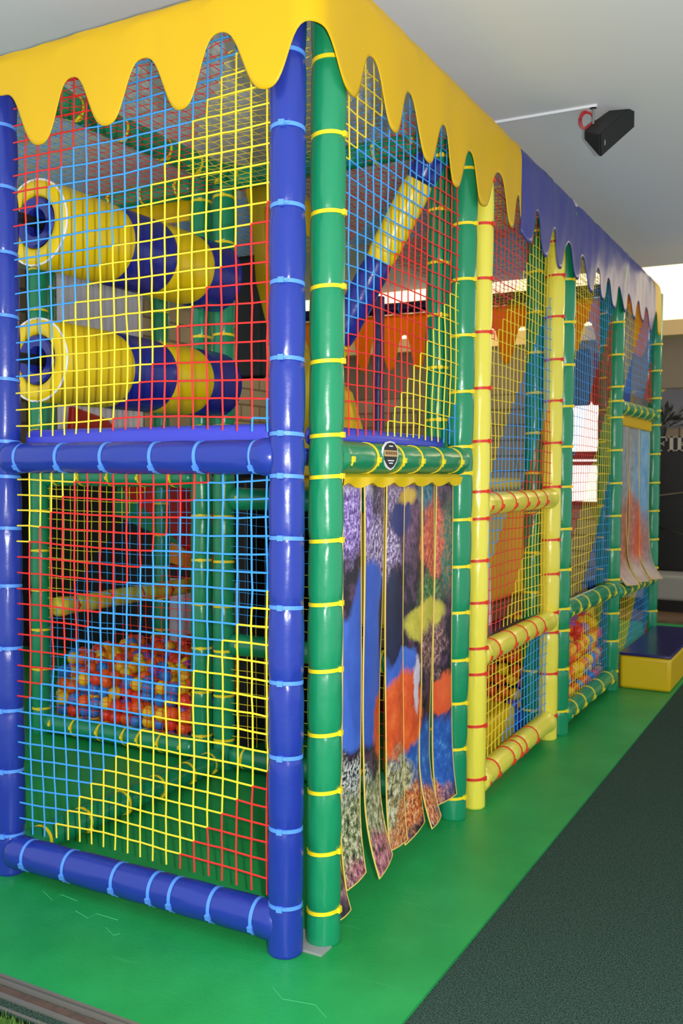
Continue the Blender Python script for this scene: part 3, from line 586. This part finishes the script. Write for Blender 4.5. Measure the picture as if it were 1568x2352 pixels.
if False: pit('lemon yellow bay', -1.15, -0.66, 1.70, 2.75, 0.47, 0.075, 'x', 3)
cands.sort(key=lambda c: c[0])
for d, col, p, where in cands[:300]:
    o = link('play_ball', BM[col], None, p)
    tag(o, '%s plastic ball lying in the %s' % (col, where), 'ball', '%s balls in the %s' % (col, where))
mb = MB(); bkeys = list(BC)
for d, col, p, where in cands[300:]: mb.ball(p, 0.0405, 12, 8, bkeys.index(col))
tag(build(mb, 'play_balls', [BM[k].materials[0] for k in bkeys]), 'heap of mixed plastic balls farther back in the ball pools', 'balls', kind='stuff')
slab('pool_base', 'navy padded base under the balls of the left ball pool', 'base', (-2.10, 2.42, 0.11), (1.02, 1.16, 0.22), NAVY, 0.01)
slab('pool_base', 'navy padded base under the balls near the foam step', 'base', (-0.48, 3.92, 0.17), (0.60, 1.44, 0.34), NAVY, 0.01)

# ------------------------------------------------------------------ strip curtains (plain reef picture)
def reef_mat(name, base, blobs, bottom):
    m = bpy.data.materials.new(name); m.use_nodes = True; nt = m.node_tree; b = nt.nodes['Principled BSDF']; L = nt.links.new
    b.inputs['Roughness'].default_value = 0.4
    uv = nt.nodes.new('ShaderNodeUVMap'); uv.uv_map = 'UVMap'
    def noise_(scale, detail=4, rough=0.6, vec=None):
        n = nt.nodes.new('ShaderNodeTexNoise'); n.inputs['Scale'].default_value = scale; n.inputs['Detail'].default_value = detail; n.inputs['Roughness'].default_value = rough
        L(vec or uv.outputs['UV'], n.inputs['Vector']); return n
    def vm(op, a, b2):
        n = nt.nodes.new('ShaderNodeVectorMath'); n.operation = op
        for i, x in enumerate((a, b2)):
            if isinstance(x, tuple): n.inputs[i].default_value = x
            else: L(x, n.inputs[i])
        return n
    def math_(op, a, b2):
        n = nt.nodes.new('ShaderNodeMath'); n.operation = op
        for i, x in enumerate((a, b2)):
            if isinstance(x, (int, float)): n.inputs[i].default_value = x
            else: L(x, n.inputs[i])
        return n.outputs[0]
    def ramp(src, stops):
        r = nt.nodes.new('ShaderNodeValToRGB'); cr = r.color_ramp
        while len(cr.elements) < len(stops): cr.elements.new(0.5)
        for e, (p, c) in zip(cr.elements, stops): e.position = p; e.color = lin(c)
        L(src, r.inputs['Fac']); return r.outputs['Color']
    def mix(f, a, c):
        x = nt.nodes.new('ShaderNodeMix'); x.data_type = 'RGBA'; L(f, x.inputs['Factor']); L(a, x.inputs['A'])
        if isinstance(c, tuple): x.inputs['B'].default_value = lin(c)
        else: L(c, x.inputs['B'])
        return x.outputs['Result']
    dn_ = noise_(7, 5, 0.7); d0 = vm('SUBTRACT', dn_.outputs['Color'], (0.5, 0.5, 0.5)); cur_uv = {}
    def duv(k):
        if k not in cur_uv: cur_uv[k] = vm('ADD', uv.outputs['UV'], vm('MULTIPLY', d0.outputs[0], (k, k, 0)).outputs[0]).outputs[0]
        return cur_uv[k]
    out = ramp(noise_(16, 6, 0.7).outputs['Fac'], base)
    for (u0, v0, ru, rv, dist, soft, stops, sc) in blobs:
        s1 = vm('SUBTRACT', duv(dist), (u0, v0, 0)); s2 = vm('DIVIDE', s1.outputs[0], (ru, rv, 1))
        ln = nt.nodes.new('ShaderNodeVectorMath'); ln.operation = 'LENGTH'; L(s2.outputs[0], ln.inputs[0])
        mr = nt.nodes.new('ShaderNodeMapRange'); mr.inputs['From Min'].default_value = 1 + soft; mr.inputs['From Max'].default_value = 1 - soft; mr.clamp = True
        L(ln.outputs['Value'], mr.inputs['Value'])
        out = mix(mr.outputs['Result'], out, ramp(noise_(sc, 6, 0.75).outputs['Fac'], stops))
    L(out, b.inputs['Base Color'])
    return m
REEF = reef_mat('reef_print', [(0.38, (8, 6, 14)), (0.5, (34, 20, 38)), (0.6, (92, 56, 84)), (0.68, (48, 32, 56)), (0.8, (150, 120, 140))], [
    (0.10, 0.985, 0.10, 0.035, 0.15, 0.3, [(0.3, (120, 100, 140)), (0.6, (230, 220, 236))], 40),
    (0.06, 0.89, 0.16, 0.09, 0.25, 0.3, [(0.4, (46, 30, 78)), (0.5, (140, 104, 190)), (0.62, (222, 206, 240))], 60),
    (0.30, 0.83, 0.14, 0.08, 0.3, 0.3, [(0.4, (40, 28, 50)), (0.5, (150, 118, 176)), (0.6, (240, 232, 240))], 70),
    (0.52, 0.97, 0.24, 0.05, 0.3, 0.4, [(0.4, (54, 36, 66)), (0.52, (150, 124, 160)), (0.64, (214, 196, 214))], 64),
    (0.56, 0.87, 0.10, 0.09, 0.3, 0.5, [(0.4, (50, 26, 50)), (0.6, (130, 86, 120))], 40),
    (0.72, 0.97, 0.12, 0.06, 0.2, 0.4, [(0.4, (20, 60, 84)), (0.6, (86, 150, 170))], 24),
    (0.47, 0.90, 0.09, 0.055, 0.06, 0.15, [(0.3, (26, 30, 90)), (0.7, (44, 50, 122))], 12),
    (0.52, 0.948, 0.08, 0.024, 0.10, 0.25, [(0.3, (190, 150, 40)), (0.7, (226, 186, 60))], 20),
    (0.80, 0.83, 0.12, 0.125, 0.22, 0.16, [(0.36, (130, 36, 32)), (0.5, (214, 88, 60)), (0.64, (240, 150, 96))], 60),
    (0.95, 0.80, 0.07, 0.14, 0.22, 0.3, [(0.36, (28, 70, 60)), (0.5, (60, 120, 90)), (0.64, (206, 110, 70))], 46),
    (0.76, 0.66, 0.13, 0.06, 0.25, 0.3, [(0.38, (24, 44, 28)), (0.55, (90, 136, 66)), (0.66, (160, 180, 110))], 60),
    (0.08, 0.50, 0.30, 0.165, 0.06, 0.05, [(0.3, (56, 92, 192)), (0.7, (76, 118, 216))], 5),
    (0.22, 0.56, 0.20, 0.235, 0.06, 0.05, [(0.3, (46, 80, 176)), (0.7, (66, 104, 204))], 5),
    (0.40, 0.63, 0.10, 0.13, 0.10, 0.15, [(0.3, (14, 16, 40)), (0.7, (34, 38, 80))], 10),
    (0.50, 0.46, 0.16, 0.075, 0.10, 0.10, [(0.3, (52, 88, 186)), (0.7, (74, 116, 212))], 6),
    (0.72, 0.60, 0.20, 0.060, 0.10, 0.10, [(0.3, (176, 164, 44)), (0.7, (224, 208, 78))], 14),
    (0.78, 0.50, 0.13, 0.075, 0.30, 0.25, [(0.4, (44, 28, 30)), (0.5, (120, 78, 76)), (0.62, (206, 166, 156))], 46),
    (0.72, 0.17, 0.42, 0.14, 0.12, 0.15, [(0.3, (22, 60, 142)), (0.55, (44, 98, 186)), (0.68, (96, 166, 214)), (0.74, (226, 150, 60))], 22),
    (0.47, 0.36, 0.22, 0.12, 0.14, 0.07, [(0.3, (190, 58, 24)), (0.55, (236, 94, 38)), (0.75, (246, 140, 66))], 9),
    (0.62, 0.43, 0.035, 0.075, 0.15, 0.2, [(0.4, (206, 190, 206)), (0.7, (230, 216, 222))], 20),
    (0.93, 0.36, 0.12, 0.06, 0.10, 0.08, [(0.3, (214, 74, 34)), (0.7, (240, 104, 46))], 9),
    (0.06, 0.24, 0.14, 0.08, 0.25, 0.2, [(0.46, (22, 26, 40)), (0.54, (206, 206, 200))], 90),
    (0.14, 0.12, 0.26, 0.12, 0.25, 0.2, [(0.38, (26, 26, 26)), (0.48, (104, 116, 76)), (0.56, (196, 190, 150)), (0.66, (238, 226, 216))], 46),
    (0.40, 0.12, 0.22, 0.13, 0.25, 0.2, [(0.38, (40, 34, 34)), (0.48, (140, 136, 92)), (0.56, (214, 202, 166)), (0.68, (240, 224, 216))], 40),
    (0.20, 0.03, 0.22, 0.06, 0.25, 0.3, [(0.38, (30, 22, 26)), (0.5, (170, 90, 110)), (0.62, (228, 160, 166))], 46),
    (0.62, 0.06, 0.30, 0.055, 0.35, 0.3, [(0.38, (30, 26, 36)), (0.46, (180, 80, 46)), (0.54, (236, 146, 66)), (0.66, (224, 214, 204))], 60)], None)
FARP = reef_mat('far_print', [(0.35, (120, 124, 130)), (0.6, (158, 160, 160))], [
    (0.80, 0.70, 0.30, 0.34, 0.10, 0.2, [(0.3, (70, 140, 190)), (0.7, (150, 190, 210))], 8),
    (0.35, 0.28, 0.60, 0.26, 0.18, 0.2, [(0.3, (120, 80, 70)), (0.55, (190, 110, 84)), (0.7, (214, 160, 140))], 24),
    (0.66, 0.26, 0.16, 0.24, 0.12, 0.2, [(0.3, (206, 74, 36)), (0.7, (234, 110, 60))], 10),
    (0.34, 0.55, 0.10, 0.08, 0.12, 0.2, [(0.3, (206, 84, 40)), (0.7, (226, 110, 66))], 10),
    (0.4, 0.0, 0.7, 0.14, 0.2, 0.3, [(0.3, (170, 140, 124)), (0.7, (216, 196, 180))], 20)], None)
BIND = pmat('yellow_binding', (226, 190, 90), 0.5); BACKY = pmat('strip_back', (226, 184, 40), 0.5)
def strip(root, x, y0, y1, ztop, zb0, zb1, mats, U0, U1, V0, V1, tilt=0.0, curl=0.0, wav=0.0, seed=0):
    """one hanging strip facing +X, between y0..y1; curl kicks the hem outwards"""
    b = MB(); nr, nc = 36, 6; uvs = []
    def P(i, j, side):
        t = i / nr; s = j / nc; y = y0 + (y1 - y0) * s; zb = zb0 + (zb1 - zb0) * s; z = ztop + (zb - ztop) * t
        xx = x + tilt * (s - 0.5) * (0.4 + 0.6 * t) + curl * max(0, (t - 0.8) / 0.2) ** 2 + wav * sin(3.1 * t * 2 + seed) * t + 0.006 * sin(pi * s) - (0.003 if side else 0)
        yy = y + 0.012 * sin(4 * t + seed) * t
        return V((xx, yy, z))
    for side in (0, 1):
        for i in range(nr + 1):
            for j in range(nc + 1):
                p = P(i, j, side); b.v.append(tuple(p)); uvs.append(((p.y - U0) / (U1 - U0), (p.z - V0) / (V1 - V0)))
    o = (nr + 1) * (nc + 1)
    for i in range(nr):
        for j in range(nc):
            a = i * (nc + 1) + j; q = (a, a + nc + 1, a + nc + 2, a + 1)
            b.f.append(q); b.m.append(0); b.f.append(tuple(o + k for k in q[::-1])); b.m.append(1)
    # bound edges: thin cords along the two sides and the hem
    b.uv = uvs
    side = build(b, 'strip', mats, root)
    c = MB()
    for j in (0, nc): c.tube([P(i, j, 0) - V((0.0015, 0, 0)) for i in range(nr + 1)], 0.0032, 6)
    c.tube([P(nr, j, 0) - V((0.0015, 0, 0)) for j in range(nc + 1)], 0.003, 6)
    build(c, 'binding', BIND, side)
    return side
cur = thing('strip_curtain', 'doorway curtain of hanging strips printed with a colourful reef', 'curtain', (0, 0, 0))
edges = [(0.262, 0.388, .12, .14), (0.412, 0.602, .115, .125), (0.602, 0.757, .13, .12), (0.757, 0.924, .10, .14), (0.920, 1.060, .125, .13), (1.100, 1.25, .15, .16)]
for k, (a, b2, zb0, zb1) in enumerate(edges):
    strip(cur, 0.066 - 0.004 * (k % 2), a, b2, 1.535, zb0, zb1, [REEF, BACKY], 0.262, 1.25, 0.11, 1.53, tilt=[0.01, -0.04, 0.0, 0.01, -0.02, 0.03][k], curl=[0.03, 0.05, 0.02, 0.03, 0.05, 0.02][k], wav=[0.0, 0.01, 0.006, 0.008, 0.01, 0.004][k], seed=k * 1.7)
strip(cur, 0.030, 0.19, 0.30, 1.535, 0.03, 0.03, [REEF, BACKY], 0.262, 1.25, 0.11, 1.53, curl=0.05, seed=9)
b = MB()
n = 30; vs = []
for i in range(n + 1):
    y = 0.19 + 1.06 * i / n; dip = 0.010 * sin(i * 1.25)
    vs += [V((0.085, y, 1.554)), V((0.108 + 0.006 * sin(i * 1.1), y, 1.540)), V((0.098 + 0.008 * sin(i * 1.25 + 1), y, 1.512 + dip)), V((0.06, y, 1.512)), V((0.06, y, 1.554))]
b.add(vs, [(i * 5 + k, i * 5 + (k + 1) % 5, (i + 1) * 5 + (k + 1) % 5, (i + 1) * 5 + k) for i in range(n) for k in range(5)])
build(b, 'header_band', pmat('header_yellow', (240, 200, 20), 0.42), cur)
cur2 = thing('strip_curtain', 'far doorway curtain of pale strips with a blurred print', 'curtain', (0, 0, 0))
for k in range(5):
    a = 4.52 + 0.225 * k
    strip(cur2, 0.07, a, a + 0.22, 1.95, 0.74 - 0.01 * k, 0.73 - 0.01 * k, [FARP, BACKY], 4.5, 5.65, 0.70, 1.93, tilt=0.05 * (-1) ** k, curl=0.10, wav=0.012, seed=k * 2.1)
b = MB(); b.box((0.075, 5.08, 1.965), (0.03, 1.2, 0.09)); bevel(build(b, 'header_band', CANY, cur2, smooth=False), 0.01)

# badge on the green crossbar
badge = thing('badge', 'black shield shaped badge with a gold band on the green crossbar', 'badge', (0.1225, 0.512, 1.622))
prof = [(0.0, 0.048), (0.032, 0.044), (0.058, 0.026), (0.066, 0.0), (0.052, -0.028), (0.026, -0.048), (0.0, -0.056), (-0.026, -0.048), (-0.052, -0.028), (-0.066, 0.0), (-0.058, 0.026), (-0.032, 0.044)]
def disc(sc, x0, x1, mat, nm):
    b_ = MB(); b_.prism([(0, y * sc, z * sc) for y, z in prof], (x0, 0, 0), (x1, 0, 0)); o = build(b_, nm, mat, badge, smooth=False); return o
Rb = Matrix.Rotation(-0.15, 4, 'Y')
disc(1.0, -0.006, 0.0, WHITE, 'rim'); disc(0.9, -0.002, 0.001, BLACK, 'face')
GOLD = pmat('gold', (206, 168, 104), 0.4)
b = MB(); b.box((0.0015, 0, 0.004), (0.002, 0.108, 0.022)); build(b, 'band', GOLD, badge, smooth=False)
b = MB()
for k in range(7): b.box((0.0027, -0.042 + 0.014 * k, 0.005), (0.001, 0.009, 0.011))
build(b, 'lettering', pmat('badge_letters', (110, 66, 34), 0.5), badge, smooth=False)
b = MB()
for z, w in ((-0.022, 0.05), (-0.031, 0.03), (0.030, 0.03)): b.box((0.0018, 0, z), (0.001, w, 0.004))
build(b, 'small_print', WHITE, badge, smooth=False)

# ------------------------------------------------------------------ foam step
stp = thing('foam_step', 'yellow foam step with a dark blue top in front of the far doorway', 'step', (0.30, 5.12, 0))
b = MB(); b.box((0, 0, 0.122), (0.36, 1.42, 0.244)); bevel(build(b, 'body', pmat('step_yellow', (226, 186, 10), 0.38, bump=(8, 0.25)), stp), 0.025, 4)
b = MB(); b.box((0, 0, 0.252), (0.365, 1.425, 0.022)); bevel(build(b, 'top_pad', pmat('step_navy', (38, 36, 98), 0.22, bump=(14, 0.2)), stp), 0.01, 3)

# ------------------------------------------------------------------ ceiling speaker, conduit and cable
sp_o = V((0.417, 2.197, 3.257)); spk = thing('ceiling_speaker', 'black wedge shaped loudspeaker hanging from the ceiling on a short rod', 'speaker', sp_o)
LT, LB, RT, RB = [V(p) - sp_o for p in ((0.478, 2.066, 3.189), (0.483, 2.063, 3.076), (0.575, 2.379, 3.422), (0.576, 2.374, 3.304))]
BT = [V(p) - sp_o for p in ((0.385, 2.143, 3.245), (0.416, 2.225, 3.315), (0.471, 2.308, 3.387), (0.523, 2.362, 3.42))]; BB = [V(p) - sp_o for p in ((0.386, 2.141, 3.202), (0.417, 2.223, 3.255), (0.473, 2.305, 3.304), (0.525, 2.359, 3.323))]
gn = (RT - LT).cross(LB - LT).normalized()
if gn.dot(C0 - sp_o) < 0: gn = -gn
b = MB()      # cabinet: flat front, arched back that thins out towards the far end
ft = [LT.lerp(RT, t) for t in (0, 0.28, 0.62, 0.88, 1)]; fb = [LB.lerp(RB, t) for t in (0, 0.28, 0.62, 0.88, 1)]
bt = BT + [RT - gn * 0.012]; bb = BB + [RB - gn * 0.012]
b.ring_strip([[ft[k], bt[k], bb[k], fb[k]] for k in range(5)])
bevel(build(b, 'cabinet', pmat('speaker_black', (16, 17, 18), 0.5, bump=(120, 0.1)), spk, smooth=False), 0.005)
b = MB(); q = [LT, RT, RB, LB]; ce = (LT + RT + RB + LB) / 4; q = [ce + (p - ce) * 0.96 for p in q]
b.prism(q, gn * 0.001, gn * 0.006); build(b, 'grille', pmat('grille_black', (12, 12, 13), 0.7, bump=(300, 0.4)), spk, smooth=False)
b = MB(); e1, e2 = (RT - LT) * 0.035, (LB - LT) * 0.22; o_ = LT.lerp(RT, 0.09) + (LB - LT) * 0.42
b.prism([o_, o_ + e1, o_ + e1 + e2, o_ + e2], gn * 0.006, gn * 0.008); build(b, 'logo', STEEL, spk, smooth=False)
r0, r1 = V((0.417, 2.197, 3.257)) - sp_o, V((0.414, 2.202, 3.38)) - sp_o; r1.z = ZC - sp_o.z
b = MB(); b.tube([r0, r1], 0.006, 10); b.tube([r1 - V((0, 0, 0.012)), r1], 0.018, 12); build(b, 'hanging_rod', STEEL, spk)
b = MB(); b.box((0, 0, 0), (0.68, 0.016, 0.012)); o = tag(build(b, 'cable_conduit', WHITE, None, (0.095, 2.18, ZC - 0.006), False), 'white cable conduit on the ceiling leading to the speaker', 'conduit'); o.rotation_euler = (0, 0, 0.035)
b = MB(); pts = []
for k in range(64):
    a = k / 63 * 2 * pi * 2.4; pts.append(V((0.369 + 0.030 * cos(a + 1.6) + 0.004 * sin(a * .5), 2.237 + 0.016 * cos(a + 1.6) + 0.0005 * k, 3.332 + 0.042 * sin(a + 1.6))))
pts = [V((0.355, 2.262, ZC - 0.004))] + pts + [V((0.416, 2.225, 3.315)), sp_o + BT[0].lerp(BT[1], 0.4)]
b.tube(pts, 0.0042, 7); tag(build(b, 'speaker_cable', pmat('red_cable', (196, 52, 56), 0.45)), 'coiled red cable between the conduit and the speaker', 'cable')

# ------------------------------------------------------------------ bar at the far end
BARB = pmat('bar_black', (14, 13, 13), 0.35)
b = MB(); b.box((0.9, 9.12, 1.0), (3.3, 0.2, 2.0)); bar = tag(build(b, 'bar_cabinet', BARB, smooth=False), 'black bar back cabinet on the far wall', 'cabinet')
b = MB()
for k in range(5): b.box((-0.60 + 0.55 * k, 9.015, 1.05), (0.012, 0.01, 1.85))
build(b, 'door_gap', pmat('gap_brown', (48, 42, 38), 0.5), bar, smooth=False)
# lettering F I K (bold serif)
LET = pmat('letter_grey', (176, 170, 160), 0.5); sg = thing('sign_lettering', 'pale grey serif letters on the black bar cabinet', 'sign', (0, 8.995, 0))
def letter(nm, rects, x0, z0, h):
    b_ = MB()
    for (xa, xb, za, zb, sh) in rects:
        b_.prism([(x0 + xa * h, 0, z0 + za * h), (x0 + xb * h, 0, z0 + za * h), (x0 + (xb + sh) * h, 0, z0 + zb * h), (x0 + (xa + sh) * h, 0, z0 + zb * h)], (0, -0.02, 0), (0, 0.02, 0))
    build(b_, nm, LET, sg, smooth=False)
letter('letter_f', [(0.12, 0.34, 0, 1, 0), (0, 0.46, 0, 0.08, 0), (0, 0.8, 0.92, 1, 0), (0.72, 0.80, 0.70, 1, 0), (0.3, 0.6, 0.48, 0.56, 0), (0.54, 0.60, 0.38, 0.66, 0)], -0.47, 1.84, 0.17)
letter('letter_i', [(0.12, 0.34, 0, 1, 0), (0, 0.46, 0, 0.08, 0), (0, 0.46, 0.92, 1, 0)], -0.325, 1.84, 0.17)
letter('letter_k', [(0.12, 0.34, 0, 1, 0), (0, 0.46, 0, 0.08, 0), (0, 0.46, 0.92, 1, 0), (0.30, 0.42, 0.40, 0.95, 0.42), (0.62, 0.84, 0.02, 0.60, -0.28), (0.58, 0.98, 0, 0.08, 0), (0.58, 0.98, 0.92, 1, 0)], -0.235, 1.84, 0.17)
b = MB(); b.box((0.9, 8.62, 0.30), (3.4, 0.55, 0.28)); tag(bevel(build(b, 'low_bench', pmat('bench_grey', (150, 148, 142), 0.6), smooth=False), 0.03), 'low pale grey bench in front of the black bar cabinet', 'bench')
b = MB(); b.box((0.9, 8.62, 0.08), (3.3, 0.45, 0.16)); tag(build(b, 'bench_plinth', BARB, smooth=False), 'black plinth under the pale grey bench', 'plinth')
b = MB(); b.box((0.9, 8.15, 0.01), (3.6, 0.9, 0.04)); struct(b, 'floor_wood', pmat('wood_boards', (120, 92, 64), 0.5, var=(6, (96, 72, 50), 0.3, 0.7)))
valance('scalloped_valance', 'small yellow scalloped pelmet over the black bar cabinet', lambda s: (V((s, 8.98, 0)), V((0, -1, 0))), -0.75, 1.6, [(-0.75 + 0.16 * k, 2.52 if k % 2 == 0 else 2.64) for k in range(16)], lambda s: 2.72, pmat('pelmet_yellow', (206, 180, 96), 0.6), 12)
b = MB(); b.box((0.9, 9.235, 2.4), (3.3, 0.02, 0.55)); struct(b, 'wall_alcove', pmat('lilac_paint', (150, 146, 152), 0.8))
STD = pmat('stand_metal', (110, 104, 98), 0.35, metal=0.8)
for lab, pts in [('thin dark metal stand pole before the bar cabinet', [(-0.42, 8.85, 0.0), (-0.40, 8.85, 1.75)]), ('thin slanting metal stand leg before the bar cabinet', [(-0.52, 8.80, 0.46), (-0.52, 8.80, 1.30), (0.6, 8.80, 1.46)]), ('low slanting metal stand leg before the bar cabinet', [(-0.49, 8.80, 0.46), (-0.49, 8.80, 0.98), (0.5, 8.80, 0.72)])]:
    b = MB(); b.tube(pts, 0.010, 8); tag(build(b, 'metal_stand', STD), lab, 'stand')
pl = thing('bar_plant', 'dark leafy plant on top of the black bar cabinet', 'plant', (-0.42, 9.10, 2.0))
b = MB(); b.lathe([(0.04, 0), (0.06, 0.1), (0.055, 0.12)], 16); build(b, 'pot', BLACK, pl)
b = MB(); rnd = random.Random(5)
for k in range(110):
    a = rnd.uniform(0, 2 * pi); L_ = rnd.uniform(0.12, 0.42); el = rnd.uniform(0.1, 1.3); tip = V((cos(a) * cos(el) * L_, sin(a) * cos(el) * L_ * 0.12, 0.1 + sin(el) * L_)); base = tip * 0.55 + V((0, 0, 0.05)); w = V((-sin(a), 0.2, 0.3)) * 0.025
    b.add([base, (base + tip) / 2 + w, tip, (base + tip) / 2 - w], [(0, 1, 2, 3)])
build(b, 'foliage', pmat('dark_leaf', (34, 40, 30), 0.6), pl, smooth=False)

# ------------------------------------------------------------------ light
w = bpy.data.worlds.new('world'); scene.world = w; w.use_nodes = True
w.node_tree.nodes['Background'].inputs['Color'].default_value = (0.86, 0.93, 1.0, 1); w.node_tree.nodes['Background'].inputs['Strength'].default_value = 1.1
def lamp(kind, name, loc, energy, col=(1, 1, 1), **kw):
    l = bpy.data.lights.new(name, kind); l.energy = energy; l.color = col
    for k, v_ in kw.items(): setattr(l, k, v_)
    o = bpy.data.objects.new(name, l); COL.objects.link(o); o.location = loc; return o
lamp('POINT', 'camera_flash', C0 + r2 * 0.14 - fw * 0.02, 385, (1.0, 0.985, 0.96), shadow_soft_size=0.025)
lamp('POINT', 'cove_warm_fill', (1.6, 7.0, 3.0), 30, (1.0, 0.8, 0.5), shadow_soft_size=0.15)  # warm point lamp added for the cove's light, without a fitting
lamp('POINT', 'cove_warm_fill', (-2.2, 7.0, 3.0), 30, (1.0, 0.8, 0.5), shadow_soft_size=0.15)  # second added warm lamp, farther left under the cove

vs_ = scene.view_settings; vs_.view_transform = 'Standard'; vs_.look = 'None'; vs_.gamma = 1.0; vs_.exposure = 0.0
try: vs_.use_curve_mapping = False
except Exception: pass
